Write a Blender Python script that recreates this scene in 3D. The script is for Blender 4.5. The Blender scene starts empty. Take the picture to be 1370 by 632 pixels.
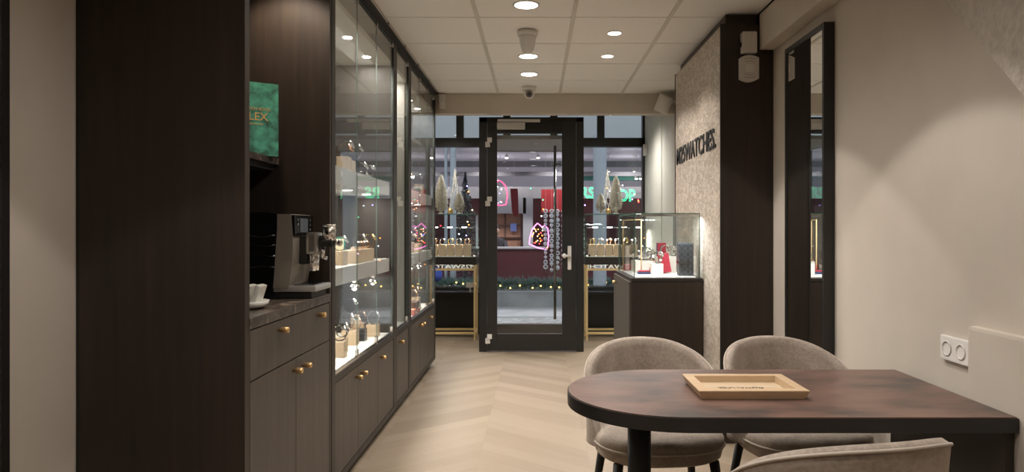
import bpy, bmesh, math, random
from mathutils import Vector, Matrix
random.seed(7)
D = bpy.data; S = bpy.context.scene; C = S.collection
PI = math.pi

# ------------------------------------------------------------------ camera, world, exposure
F = 927.0; CAMZ = 1.30
cam = D.objects.new('camera', D.cameras.new('camera')); C.objects.link(cam)
cam.location = (0, 0, CAMZ); cam.rotation_euler = (PI/2, 0, 0)
cam.data.sensor_width = 36; cam.data.lens = F/1370*36
cam.data.shift_x = -32/1370; cam.data.shift_y = -9/1370
cam.data.clip_start = .02
S.camera = cam
S.view_settings.view_transform = 'Standard'
S.view_settings.look = 'None'
S.view_settings.gamma = 1
S.view_settings.use_curve_mapping = False
S.view_settings.exposure = 0.12
w = D.worlds.new('dusk_sky'); S.world = w; w.use_nodes = True
bg = w.node_tree.nodes['Background']
bg.inputs[0].default_value = (.55, .61, .68, 1); bg.inputs[1].default_value = .95
try:
    S.cycles.max_bounces = 10; S.cycles.transparent_max_bounces = 24
    S.cycles.caustics_reflective = False; S.cycles.caustics_refractive = False
    S.cycles.sample_clamp_indirect = 4
except Exception: pass
LIGHT = 1.25
WARM = (1.0, .80, .62)
NEUT = (1.0, .94, .88)

# ------------------------------------------------------------------ materials
def newmat(name):
    m = D.materials.new(name); m.use_nodes = True
    return m, m.node_tree, m.node_tree.nodes['Principled BSDF']
def plain(name, col, rough=.5, metal=0, emit=None, es=0, noise=0, nscale=20, bump=0, sheen=0, spec=None, coord='Object', stretch=(1,1,1)):
    m, nt, b = newmat(name)
    b.inputs['Base Color'].default_value = (*col, 1)
    b.inputs['Roughness'].default_value = rough
    b.inputs['Metallic'].default_value = metal
    if spec is not None: b.inputs['Specular IOR Level'].default_value = spec
    if sheen:
        b.inputs['Sheen Weight'].default_value = sheen; b.inputs['Sheen Roughness'].default_value = .4
    if emit:
        b.inputs['Emission Color'].default_value = (*emit, 1); b.inputs['Emission Strength'].default_value = es
    if noise or bump:
        tc = nt.nodes.new('ShaderNodeTexCoord'); mp = nt.nodes.new('ShaderNodeMapping'); mp.inputs['Scale'].default_value = stretch
        nz = nt.nodes.new('ShaderNodeTexNoise'); nz.inputs['Scale'].default_value = nscale; nz.inputs['Detail'].default_value = 5
        nt.links.new(tc.outputs[coord], mp.inputs[0]); nt.links.new(mp.outputs[0], nz.inputs['Vector'])
        if noise:
            r = nt.nodes.new('ShaderNodeValToRGB')
            r.color_ramp.elements[0].position = .3; r.color_ramp.elements[1].position = .72
            r.color_ramp.elements[0].color = (*[c*(1-noise) for c in col], 1)
            r.color_ramp.elements[1].color = (*[min(1, c*(1+noise)) for c in col], 1)
            nt.links.new(nz.outputs['Fac'], r.inputs[0]); nt.links.new(r.outputs[0], b.inputs['Base Color'])
        if bump:
            bp = nt.nodes.new('ShaderNodeBump'); bp.inputs['Strength'].default_value = bump; bp.inputs['Distance'].default_value = .01
            nt.links.new(nz.outputs['Fac'], bp.inputs['Height']); nt.links.new(bp.outputs[0], b.inputs['Normal'])
    return m
def wood(name, dark, light, rough=.45, scale=6, stretch=(6,6,.25), bump=.05):
    m, nt, b = newmat(name)
    tc = nt.nodes.new('ShaderNodeTexCoord'); mp = nt.nodes.new('ShaderNodeMapping'); mp.inputs['Scale'].default_value = stretch
    nz = nt.nodes.new('ShaderNodeTexNoise'); nz.inputs['Scale'].default_value = scale; nz.inputs['Detail'].default_value = 8; nz.inputs['Roughness'].default_value = .6
    mp2 = nt.nodes.new('ShaderNodeMapping'); mp2.inputs['Scale'].default_value = tuple(s*6 for s in stretch)
    n2 = nt.nodes.new('ShaderNodeTexNoise'); n2.inputs['Scale'].default_value = scale*1.5; n2.inputs['Detail'].default_value = 6
    mx = nt.nodes.new('ShaderNodeMath'); mx.operation = 'MULTIPLY_ADD'; mx.inputs[1].default_value = .45
    mh = nt.nodes.new('ShaderNodeMath'); mh.operation = 'MULTIPLY'; mh.inputs[1].default_value = .55
    r = nt.nodes.new('ShaderNodeValToRGB')
    r.color_ramp.elements[0].position = .32; r.color_ramp.elements[1].position = .68
    r.color_ramp.elements[0].color = (*dark, 1); r.color_ramp.elements[1].color = (*light, 1)
    L = nt.links.new
    L(tc.outputs['Object'], mp.inputs[0]); L(mp.outputs[0], nz.inputs['Vector'])
    L(tc.outputs['Object'], mp2.inputs[0]); L(mp2.outputs[0], n2.inputs['Vector'])
    L(nz.outputs['Fac'], mh.inputs[0]); L(n2.outputs['Fac'], mx.inputs[0]); L(mh.outputs[0], mx.inputs[2])
    L(mx.outputs[0], r.inputs[0]); L(r.outputs[0], b.inputs['Base Color'])
    b.inputs['Roughness'].default_value = rough
    if bump:
        bp = nt.nodes.new('ShaderNodeBump'); bp.inputs['Strength'].default_value = bump; bp.inputs['Distance'].default_value = .002
        L(n2.outputs['Fac'], bp.inputs['Height']); L(bp.outputs[0], b.inputs['Normal'])
    return m
def thin_glass(name, tint=(.97,.985,.98), k=1.0, rough=0.0):
    m = D.materials.new(name); m.use_nodes = True; nt = m.node_tree; nt.nodes.clear(); L = nt.links.new
    o = nt.nodes.new('ShaderNodeOutputMaterial'); mx = nt.nodes.new('ShaderNodeMixShader')
    t = nt.nodes.new('ShaderNodeBsdfTransparent'); t.inputs[0].default_value = (*tint, 1)
    g = nt.nodes.new('ShaderNodeBsdfGlossy'); g.inputs['Roughness'].default_value = rough; g.inputs['Color'].default_value = (1,1,1,1)
    lw = nt.nodes.new('ShaderNodeLayerWeight'); lw.inputs[0].default_value = .5
    p = nt.nodes.new('ShaderNodeMath'); p.operation = 'POWER'; p.inputs[1].default_value = 5
    a = nt.nodes.new('ShaderNodeMath'); a.operation = 'MULTIPLY_ADD'; a.inputs[1].default_value = .96*k; a.inputs[2].default_value = .04*k
    L(lw.outputs['Facing'], p.inputs[0]); L(p.outputs[0], a.inputs[0]); L(a.outputs[0], mx.inputs[0])
    L(t.outputs[0], mx.inputs[1]); L(g.outputs[0], mx.inputs[2]); L(mx.outputs[0], o.inputs[0])
    return m
def glow(name, col, s):
    return plain(name, (.02,.02,.02), .4, emit=col, es=s)

M = {}
M['wall'] = plain('beige_plaster', (.55,.49,.42), .85, bump=.08, nscale=6, noise=.03)
M['wall_cool'] = plain('cool_lit_wall', (.56,.56,.50), .8, noise=.02, nscale=4)  # cool daylight and LED light put into the wall colour
M['ceil'] = plain('ceiling_tile', (.86,.84,.81), .95, bump=.12, nscale=220)
M['ceil_gap'] = plain('tile_joint', (.30,.26,.21), .9)
M['ceil_bar'] = plain('ceiling_bar', (.62,.59,.54), .6)
M['rough_plaster'] = plain('coarse_plaster', (.42,.37,.315), .95, bump=1.0, nscale=35, noise=.12)
M['dwood'] = wood('dark_stained_oak', (.009,.006,.0045), (.034,.0215,.013), .5, 2.2, (2.2,2.2,.12))
M['cab'] = wood('grey_brown_oak', (.036,.028,.022), (.080,.064,.051), .5, 5, (5,5,.3))
M['cabframe'] = wood('cabinet_frame_oak', (.013,.010,.008), (.026,.020,.016), .5, 5, (5,5,.3))
M['cabin'] = wood('cabinet_inside_oak', (.018,.015,.012), (.034,.028,.023), .55, 5, (5,5,.3))
M['black'] = plain('black_metal', (.014,.013,.012), .35)
M['blacklow'] = plain('matt_black', (.012,.011,.010), .55)
M['blackgloss'] = plain('glossy_black', (.006,.006,.006), .08)
M['brass'] = plain('brushed_brass', (.85,.56,.26), .33, .85)
M['gold'] = plain('satin_gold', (.82,.61,.31), .4, .3)
M['chrome'] = plain('chrome', (.80,.80,.80), .08, 1)
M['steel'] = plain('polished_steel', (.72,.72,.73), .15, 1)
M['darksteel'] = plain('dark_steel', (.22,.22,.23), .2, 1)
M['rose'] = plain('rose_gold', (.82,.50,.34), .18, 1)
M['yellow'] = plain('yellow_gold', (.85,.62,.25), .18, 1)
M['white'] = plain('white_plastic', (.66,.63,.59), .4)
M['shelfw'] = plain('white_lacquer', (.56,.545,.51), .4)
M['floorw'] = plain('white_display_base', (.75,.73,.69), .5)
M['glass'] = thin_glass('clear_glass', k=.78)
M['glassedge'] = plain('glass_edge', (.05,.13,.10), .25)
M['glassedgel'] = plain('pale_glass_edge', (.10,.15,.13), .3)
M['mirror'] = plain('mirror_glass', (.86,.88,.87), .01, 1)
M['maple'] = wood('pale_maple_block', (.50,.37,.24), (.63,.49,.34), .55, 4, (4,4,.5))
M['traywood'] = wood('light_oak_tray', (.44,.30,.175), (.55,.40,.25), .45, 5, (.6,6,6))
M['trayin'] = wood('light_oak_tray_floor', (.44,.33,.215), (.56,.44,.30), .5, 5, (.6,6,6))
M['ink'] = plain('dark_ink', (.05,.03,.02), .6)
M['creamblock'] = plain('cream_display_block', (.60,.56,.49), .6)
M['dial'] = plain('dark_dial', (.02,.025,.04), .15)
M['dialw'] = plain('silver_dial', (.6,.6,.6), .2)
M['leather'] = plain('brown_leather', (.10,.04,.02), .5)
M['red'] = plain('red_leatherette', (.33,.012,.03), .45)
M['navy'] = plain('navy_box', (.02,.03,.08), .4)
M['green'] = plain('green_box', (.0,.17,.12), .45)
M['orange'] = plain('orange_box', (.75,.13,.02), .45)
M['cream'] = plain('cream_lining', (.68,.60,.42), .7)
M['screen'] = plain('dark_screen', (.03,.035,.04), .1)
M['porcelain'] = plain('white_porcelain', (.66,.65,.60), .2)
M['puck'] = glow('lamp_face', (1,.93,.84), 9)
M['puckc'] = glow('small_lamp_face', (1,.96,.90), 9)

# velvet upholstery
def velvet():
    m, nt, b = newmat('greige_velvet'); L = nt.links.new
    tc = nt.nodes.new('ShaderNodeTexCoord')
    n1 = nt.nodes.new('ShaderNodeTexNoise'); n1.inputs['Scale'].default_value = 7; n1.inputs['Detail'].default_value = 6; n1.inputs['Distortion'].default_value = .8
    n2 = nt.nodes.new('ShaderNodeTexNoise'); n2.inputs['Scale'].default_value = 90; n2.inputs['Detail'].default_value = 4
    ad = nt.nodes.new('ShaderNodeMath'); ad.operation = 'MULTIPLY_ADD'; ad.inputs[1].default_value = .4
    h = nt.nodes.new('ShaderNodeMath'); h.operation = 'MULTIPLY'; h.inputs[1].default_value = .6
    r = nt.nodes.new('ShaderNodeValToRGB')
    r.color_ramp.elements[0].position = .36; r.color_ramp.elements[1].position = .64
    r.color_ramp.elements[0].color = (.235,.190,.152,1); r.color_ramp.elements[1].color = (.40,.335,.28,1)
    L(tc.outputs['Object'], n1.inputs['Vector']); L(tc.outputs['Object'], n2.inputs['Vector'])
    L(n1.outputs['Fac'], h.inputs[0]); L(n2.outputs['Fac'], ad.inputs[0]); L(h.outputs[0], ad.inputs[2])
    L(ad.outputs[0], r.inputs[0]); L(r.outputs[0], b.inputs['Base Color'])
    b.inputs['Roughness'].default_value = .8
    b.inputs['Sheen Weight'].default_value = .6; b.inputs['Sheen Roughness'].default_value = .35
    b.inputs['Sheen Tint'].default_value = (.85,.76,.68,1)
    bp = nt.nodes.new('ShaderNodeBump'); bp.inputs['Strength'].default_value = .15; bp.inputs['Distance'].default_value = .004
    L(n2.outputs['Fac'], bp.inputs['Height']); L(bp.outputs[0], b.inputs['Normal'])
    return m
M['velvet'] = velvet()
M['piping'] = plain('greige_piping', (.42,.36,.30), .7, sheen=.4)

# patterned table top
def tabletop_mat():
    m, nt, b = newmat('rust_brown_table_top'); L = nt.links.new
    tc = nt.nodes.new('ShaderNodeTexCoord'); mp = nt.nodes.new('ShaderNodeMapping'); mp.inputs['Scale'].default_value = (1,2.2,1); mp.inputs['Rotation'].default_value = (0,0,.25)
    n1 = nt.nodes.new('ShaderNodeTexNoise'); n1.inputs['Scale'].default_value = 3.0; n1.inputs['Detail'].default_value = 9; n1.inputs['Roughness'].default_value = .62
    r = nt.nodes.new('ShaderNodeValToRGB'); e = r.color_ramp.elements
    e[0].position = .36; e[0].color = (.052,.040,.036,1)
    e[1].position = .64; e[1].color = (.175,.102,.078,1)
    x = e.new(.5); x.color = (.125,.072,.056,1)
    L(tc.outputs['Object'], mp.inputs[0]); L(mp.outputs[0], n1.inputs['Vector']); L(n1.outputs['Fac'], r.inputs[0]); L(r.outputs[0], b.inputs['Base Color'])
    b.inputs['Roughness'].default_value = .38
    n2 = nt.nodes.new('ShaderNodeTexNoise'); n2.inputs['Scale'].default_value = 60
    bp = nt.nodes.new('ShaderNodeBump'); bp.inputs['Strength'].default_value = .05; bp.inputs['Distance'].default_value = .003
    L(tc.outputs['Object'], n2.inputs['Vector']); L(n2.outputs['Fac'], bp.inputs['Height']); L(bp.outputs[0], b.inputs['Normal'])
    return m
M['tabletop'] = tabletop_mat()

# marble-look worktop
def marble():
    m, nt, b = newmat('brown_marble'); L = nt.links.new
    tc = nt.nodes.new('ShaderNodeTexCoord')
    n1 = nt.nodes.new('ShaderNodeTexNoise'); n1.inputs['Scale'].default_value = 14; n1.inputs['Detail'].default_value = 8; n1.inputs['Distortion'].default_value = 1.5
    r = nt.nodes.new('ShaderNodeValToRGB'); e = r.color_ramp.elements
    e[0].position = .42; e[0].color = (.042,.033,.028,1)
    e[1].position = .68; e[1].color = (.30,.23,.17,1)
    x = e.new(.57); x.color = (.085,.068,.057,1)
    L(tc.outputs['Object'], n1.inputs['Vector']); L(n1.outputs['Fac'], r.inputs[0]); L(r.outputs[0], b.inputs['Base Color'])
    b.inputs['Roughness'].default_value = .3
    return m
M['marble'] = marble()

# green mottled book cover
M['bookgreen'] = plain('mottled_green_cover', (.055,.27,.18), .45, noise=.75, nscale=24)
M['bookgold'] = plain('gold_lettering', (.60,.42,.16), .4, .3)

# wallpaper with leafy relief
def wallpaper():
    m, nt, b = newmat('leaf_relief_wallpaper'); L = nt.links.new
    tc = nt.nodes.new('ShaderNodeTexCoord')
    n0 = nt.nodes.new('ShaderNodeTexNoise'); n0.inputs['Scale'].default_value = 7
    mix = nt.nodes.new('ShaderNodeVectorMath'); mix.operation = 'MULTIPLY_ADD'; mix.inputs[1].default_value = (.12,.12,.12)
    L(tc.outputs['Object'], n0.inputs['Vector']); L(n0.outputs['Color'], mix.inputs[0]); L(tc.outputs['Object'], mix.inputs[2])
    mp = nt.nodes.new('ShaderNodeMapping'); mp.inputs['Scale'].default_value = (1,.62,1.3); mp.inputs['Rotation'].default_value = (.6,0,0)
    v = nt.nodes.new('ShaderNodeTexNoise'); v.inputs['Scale'].default_value = 26; v.inputs['Detail'].default_value = 1; v.inputs['Distortion'].default_value = 1.2
    L(mix.outputs[0], mp.inputs[0]); L(mp.outputs[0], v.inputs['Vector'])
    r = nt.nodes.new('ShaderNodeValToRGB'); e = r.color_ramp.elements
    e[0].position = .46; e[0].color = (.345,.285,.225,1); e[1].position = .57; e[1].color = (.50,.43,.36,1)
    L(v.outputs['Fac'], r.inputs[0]); L(r.outputs[0], b.inputs['Base Color'])
    b.inputs['Roughness'].default_value = .42
    bp = nt.nodes.new('ShaderNodeBump'); bp.inputs['Strength'].default_value = .5; bp.inputs['Distance'].default_value = .004
    L(r.outputs[0], bp.inputs['Height']); L(bp.outputs[0], b.inputs['Normal'])
    return m
M['wallpaper'] = wallpaper()

# chevron plank floor
def floor_mat():
    m, nt, b = newmat('pale_oak_chevron_floor'); L = nt.links.new
    def math_(op, a=None, bb=None, cc=None):
        n = nt.nodes.new('ShaderNodeMath'); n.operation = op
        for i, v in enumerate((a, bb, cc)):
            if v is None: continue
            if isinstance(v, (int, float)): n.inputs[i].default_value = v
            else: L(v, n.inputs[i])
        return n.outputs[0]
    tc = nt.nodes.new('ShaderNodeTexCoord'); sp = nt.nodes.new('ShaderNodeSeparateXYZ'); L(tc.outputs['Object'], sp.inputs[0])
    W = .62; P = .15
    xs = math_('ADD', sp.outputs[0], 10.0*W - .30)
    u = math_('PINGPONG', xs, W)
    col = math_('FLOOR', math_('DIVIDE', xs, W))
    vv = math_('ADD', sp.outputs[1], math_('MULTIPLY', u, -.80))
    q = math_('DIVIDE', vv, P)
    row = math_('FLOOR', q)
    cmb = nt.nodes.new('ShaderNodeCombineXYZ'); L(col, cmb.inputs[0]); L(row, cmb.inputs[1])
    wn = nt.nodes.new('ShaderNodeTexWhiteNoise'); wn.noise_dimensions = '2D'; L(cmb.outputs[0], wn.inputs['Vector'])
    # grain along plank
    cg = nt.nodes.new('ShaderNodeCombineXYZ'); L(math_('MULTIPLY', u, 2.0), cg.inputs[0]); L(math_('MULTIPLY', vv, 28.0), cg.inputs[1]); L(wn.outputs['Value'], cg.inputs[2])
    gn = nt.nodes.new('ShaderNodeTexNoise'); gn.inputs['Scale'].default_value = 2.2; gn.inputs['Detail'].default_value = 6; L(cg.outputs[0], gn.inputs['Vector'])
    f = math_('ADD', math_('MULTIPLY', wn.outputs['Value'], .55), math_('MULTIPLY', gn.outputs['Fac'], .45))
    r = nt.nodes.new('ShaderNodeValToRGB'); e = r.color_ramp.elements
    e[0].position = .05; e[0].color = (.21,.158,.108,1); e[1].position = .95; e[1].color = (.325,.257,.19,1)
    L(f, r.inputs[0])
    # joints
    fr = math_('FRACT', q)
    d1 = math_('MINIMUM', fr, math_('SUBTRACT', 1.0, fr))
    j1 = math_('LESS_THAN', d1, .010)
    d2 = math_('MINIMUM', u, math_('SUBTRACT', W, u))
    j2 = math_('LESS_THAN', d2, .0012)
    j = math_('MULTIPLY', math_('MAXIMUM', j1, j2), .22)
    mx = nt.nodes.new('ShaderNodeMix'); mx.data_type = 'RGBA'; L(j, mx.inputs[0]); L(r.outputs[0], mx.inputs[6]); mx.inputs[7].default_value = (.20,.13,.08,1)
    L(mx.outputs[2], b.inputs['Base Color'])
    b.inputs['Roughness'].default_value = .42
    return m
M['floor'] = floor_mat()

# checkered canvas
def checker():
    m, nt, b = newmat('dark_checked_canvas'); L = nt.links.new
    tc = nt.nodes.new('ShaderNodeTexCoord'); c = nt.nodes.new('ShaderNodeTexChecker'); c.inputs['Scale'].default_value = 50
    c.inputs[1].default_value = (.018,.020,.024,1); c.inputs[2].default_value = (.042,.045,.050,1)
    L(tc.outputs['Object'], c.inputs[0]); L(c.outputs[0], b.inputs['Base Color']); b.inputs['Roughness'].default_value = .4
    return m
M['checked'] = checker()

# ------------------------------------------------------------------ mesh builder
class B:
    def __init__(s): s.v = []; s.f = []; s.m = []; s.sm = []
    def add(s, vs, fs, mi=0, smooth=False):
        o = len(s.v); s.v += [tuple(v) for v in vs]
        for f in fs: s.f.append(tuple(i+o for i in f)); s.m.append(mi); s.sm.append(smooth)
        return s
    def box(s, x0, x1, y0, y1, z0, z1, mi=0, bev=0, T=None, side=None):
        bm = bmesh.new(); bmesh.ops.create_cube(bm, size=1)
        for v in bm.verts:
            v.co = Vector(((x0+x1)/2+v.co.x*(x1-x0), (y0+y1)/2+v.co.y*(y1-y0), (z0+z1)/2+v.co.z*(z1-z0)))
        if bev: bmesh.ops.bevel(bm, geom=list(bm.edges), offset=bev, segments=2, profile=.7, affect='EDGES')
        if T: bmesh.ops.transform(bm, matrix=T, verts=bm.verts)
        bm.verts.index_update(); bm.normal_update()
        s._bm(bm, mi, side); return s
    def _bm(s, bm, mi, side=None, smooth=False):
        o = len(s.v)
        s.v += [tuple(v.co) for v in bm.verts]
        for f in bm.faces:
            s.f.append(tuple(v.index+o for v in f.verts))
            s.m.append(mi if side is None else side(f.normal, mi)); s.sm.append(smooth)
        bm.free()
    def cyl(s, p0, p1, r0, r1=None, n=20, mi=0, smooth=True, caps=True):
        r1 = r0 if r1 is None else r1
        p0 = Vector(p0); p1 = Vector(p1); d = (p1-p0).normalized()
        a = d.orthogonal().normalized(); b = d.cross(a)
        vs = []
        for p, r in ((p0, r0), (p1, r1)):
            for i in range(n):
                t = 2*PI*i/n; vs.append(p + a*math.cos(t)*r + b*math.sin(t)*r)
        fs = [(i, (i+1) % n, n+(i+1) % n, n+i) for i in range(n)]
        s.add(vs, fs, mi, smooth)
        if caps: s.add(vs[:n], [tuple(range(n))[::-1]], mi); s.add(vs[n:], [tuple(range(n))], mi)
        return s
    def lathe(s, prof, c=(0,0,0), n=32, mi=0, T=None, smooth=True, cap=True):
        vs = []
        for r, z in prof:
            for i in range(n):
                t = 2*PI*i/n; v = Vector((c[0]+r*math.cos(t), c[1]+r*math.sin(t), c[2]+z))
                vs.append(T @ v if T else v)
        k = len(prof)
        fs = [(j*n+i, j*n+(i+1) % n, (j+1)*n+(i+1) % n, (j+1)*n+i) for j in range(k-1) for i in range(n)]
        s.add(vs, fs, mi, smooth)
        if cap:
            if prof[0][0] > 1e-5: s.add(vs[:n], [tuple(range(n))[::-1]], mi)
            if prof[-1][0] > 1e-5: s.add(vs[-n:], [tuple(range(n))], mi)
        return s
    def sphere(s, c, r, n=12, mi=0, sc=(1,1,1)):
        vs = []; m = max(6, n//2+2)
        for j in range(m+1):
            p = PI*j/m
            for i in range(n):
                t = 2*PI*i/n
                vs.append((c[0]+r*sc[0]*math.sin(p)*math.cos(t), c[1]+r*sc[1]*math.sin(p)*math.sin(t), c[2]-r*sc[2]*math.cos(p)))
        fs = [(j*n+i, j*n+(i+1) % n, (j+1)*n+(i+1) % n, (j+1)*n+i) for j in range(m) for i in range(n)]
        return s.add(vs, fs, mi, True)
    def tube(s, pts, r, n=8, mi=0, closed=False, rs=None):
        pts = [Vector(p) for p in pts]; k = len(pts); vs = []
        pn = None
        for i, p in enumerate(pts):
            if closed: d = pts[(i+1) % k]-pts[i-1]
            else: d = pts[min(i+1, k-1)]-pts[max(i-1, 0)]
            d.normalize()
            if pn is None: a = d.orthogonal().normalized()
            else:
                a = pn - d*pn.dot(d)
                a = a.normalized() if a.length > 1e-6 else d.orthogonal().normalized()
            pn = a; b = d.cross(a); rr = rs[i] if rs else r
            for j in range(n):
                t = 2*PI*j/n; vs.append(p+a*math.cos(t)*rr+b*math.sin(t)*rr)
        e = k if closed else k-1
        fs = [(i*n+j, i*n+(j+1) % n, ((i+1) % k)*n+(j+1) % n, ((i+1) % k)*n+j) for i in range(e) for j in range(n)]
        s.add(vs, fs, mi, True)
        if not closed:
            s.add(vs[:n], [tuple(range(n))[::-1]], mi); s.add(vs[-n:], [tuple(range(n))], mi)
        return s
    def prism(s, pts, z0, z1, mi=0, mtop=None, T=None, smooth=False):
        n = len(pts)
        vs = [Vector((p[0], p[1], z0)) for p in pts]+[Vector((p[0], p[1], z1)) for p in pts]
        if T: vs = [T @ v for v in vs]
        s.add(vs, [(i, (i+1) % n, n+(i+1) % n, n+i) for i in range(n)], mi, smooth)
        s.add(vs[:n], [tuple(range(n))[::-1]], mi); s.add(vs[n:], [tuple(range(n))], mi if mtop is None else mtop)
        return s
    def grid(s, rows, mi=0, smooth=True, closed_u=False):
        k = len(rows[0]); vs = [p for r in rows for p in r]; fs = []
        for j in range(len(rows)-1):
            for i in range(k if closed_u else k-1):
                fs.append((j*k+i, j*k+(i+1) % k, (j+1)*k+(i+1) % k, (j+1)*k+i))
        return s.add(vs, fs, mi, smooth)
    def build(s, name, mats, parent=None, off=None, loc=None):
        """verts are world coords; with parent -> off = world location of the parent; without -> origin at loc"""
        me = D.meshes.new(name)
        o_ = Vector(off) if off is not None else (Vector(loc) if loc is not None else Vector((0,0,0)))
        me.from_pydata([tuple(Vector(v)-o_) for v in s.v], [], s.f)
        if not isinstance(mats, (list, tuple)): mats = [mats]
        for m in mats: me.materials.append(m)
        me.polygons.foreach_set('material_index', s.m); me.polygons.foreach_set('use_smooth', s.sm)
        bm = bmesh.new(); bm.from_mesh(me); bmesh.ops.remove_doubles(bm, verts=bm.verts, dist=1e-6)
        bmesh.ops.recalc_face_normals(bm, faces=bm.faces); bm.to_mesh(me); bm.free()
        o = D.objects.new(name, me); C.objects.link(o)
        if parent: o.parent = parent
        elif loc is not None: o.location = loc
        return o
def tag(o, label=None, cat=None, group=None, kind=None):
    if label: o['label'] = label
    if cat: o['category'] = cat
    if group: o['group'] = group
    if kind: o['kind'] = kind
    return o
def thing(name, label, cat, loc=(0,0,0), rz=0, group=None):
    o = D.objects.new(name, None); C.objects.link(o); o.location = loc; o.rotation_euler = (0,0,rz)
    o.empty_display_size = .1
    return tag(o, label, cat, group)
def struct(name, b, m, loc=None): return tag(b.build(name, m, loc=loc), kind='structure')
def dup(root, loc, rz=0, label=None, group=None, rot=None, scale=None):
    r = root.copy(); C.objects.link(r); r.location = loc; r.rotation_euler = rot if rot else (0,0,rz)
    if scale: r.scale = (scale,)*3
    if label: r['label'] = label
    if group: r['group'] = group
    for ch in list(root.children):
        c = ch.copy(); C.objects.link(c); c.parent = r
        for g in list(ch.children):
            d = g.copy(); C.objects.link(d); d.parent = c
    return r
def lamp(name, kind, loc, power, col, size=.05, rot=(0,0,0), angle=None, blend=.5, sy=None, parent=None):
    l = D.lights.new(name, kind); l.energy = power*LIGHT; l.color = col
    if kind == 'SPOT': l.spot_size = angle; l.spot_blend = blend; l.shadow_soft_size = size
    elif kind == 'POINT': l.shadow_soft_size = size
    else:
        l.shape = 'RECTANGLE' if sy else 'DISK'; l.size = size
        if sy: l.size_y = sy
    o = D.objects.new(name, l); C.objects.link(o); o.location = loc; o.rotation_euler = rot
    if parent: o.parent = parent
    return o
def text_mesh(body, w, h, depth, bold=0.0, outline=None, spacing=1.0):
    """text mesh fitted into a w x h box at the origin (x right, y up, z out)"""
    cu = D.curves.new('lettering', 'FONT'); cu.body = body; cu.size = 1; cu.space_character = spacing
    if outline: cu.fill_mode = 'NONE'; cu.bevel_depth = outline; cu.bevel_resolution = 1
    else: cu.extrude = .5; cu.offset = bold
    cu.resolution_u = 3
    o = D.objects.new('lettering', cu); C.objects.link(o)
    bpy.context.view_layer.update()
    dg = bpy.context.evaluated_depsgraph_get()
    me = D.meshes.new_from_object(o.evaluated_get(dg))
    D.objects.remove(o)
    xs = [v.co.x for v in me.vertices]; ys = [v.co.y for v in me.vertices]
    x0, x1, y0, y1 = min(xs), max(xs), min(ys), max(ys)
    kx = w/(x1-x0); ky = h/(y1-y0); kz = depth if not outline else kx
    for v in me.vertices: v.co = Vector(((v.co.x-x0)*kx, (v.co.y-y0)*ky, (v.co.z+(.5 if not outline else 0))*kz))
    return me
def text_obj(name, me, mat, xdir, ydir, origin, parent=None, off=(0,0,0)):
    xd = Vector(xdir).normalized(); yd = Vector(ydir).normalized(); zd = xd.cross(yd)
    T = Matrix((xd, yd, zd)).transposed()
    for v in me.vertices: v.co = T @ v.co + Vector(origin) - Vector(off)
    me.materials.clear(); me.materials.append(mat)
    o = D.objects.new(name, me); C.objects.link(o)
    if parent: o.parent = parent
    return o

XL, XR = -1.53, 1.44          # side walls
XC = -.965                    # front plane of the built-in cabinets
CEIL = 2.62
ZB = -2.6                     # wall behind the viewpoint
ZF = 8.6                      # shop front

# ------------------------------------------------------------------ structure
b = B().box(XL-.3, 1.75, ZB, ZF+.02, -.05, 0); struct('floor', b, M['floor'])

b = B().box(XL-.1, XR+.1, ZB, 6.75, CEIL+.004, CEIL+.06, 1)
xs = [XL, -1.566+.6-.0, -.366, .233, .833, XR]; xs = [XL, -.966, -.366, .233, .833, XR]
ys = [6.73-.0-.605*i for i in range(0, 16)]
for i in range(len(xs)-1):
    for j in range(len(ys)-1):
        if ys[j+1] < ZB-.6: continue
        b.box(xs[i]+.002, xs[i+1]-.002, ys[j+1]+.006, ys[j]-.006, CEIL, CEIL+.006, 0)
for x in xs[1:-1]: b.box(x-.012, x+.012, ZB, 6.73, CEIL-.006, CEIL+.002, 2)
struct('ceiling', b, [M['ceil'], M['ceil_gap'], M['ceil_bar']])
b = B().box(XL-.3, 1.75, 6.85, ZF+.1, 2.86, 2.92); struct('ceiling', b, M['ceil'])

b = B().box(XL-.08, XL, ZB, ZF, 0, 2.9); struct('wall_left', b, M['wall'])
b = B().box(XR, XR+.08, ZB, 5.60, 0, 2.9); struct('wall_right', b, M['wall'])
b = B().box(1.345, 1.425, 5.58, ZF, 0, 2.9)
b.box(1.339, 1.346, 7.40, 7.42, 0, 2.9); struct('wall_right', b, M['wall_cool'])
b = B().box(XL-.08, XR+.08, ZB-.08, ZB, 0, 2.7); struct('wall_back', b, M['wall'])
b = B().box(XL-.08, 1.5, 6.73, 6.85, 2.425, 2.92); struct('wall_front', b, M['wall'])
# soffit along the right wall and its shadow gap
b = B().box(1.352, XR, ZB, 4.19, 2.385, 2.60, bev=.004); b.box(1.37, XR, ZB, 4.19, 2.59, CEIL, 1)
struct('trim_1', b, [M['wall'], M['blacklow']])
b = B().box(1.36, 1.45, ZB, 6.73, CEIL-.004, CEIL+.001); struct('trim_2', b, M['blacklow'])
# thicker plaster on the lower right wall
b = B().box(1.412, XR+.01, .2, 2.268, 0, .985, bev=.012); struct('trim_3', b, M['wall'])
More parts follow.
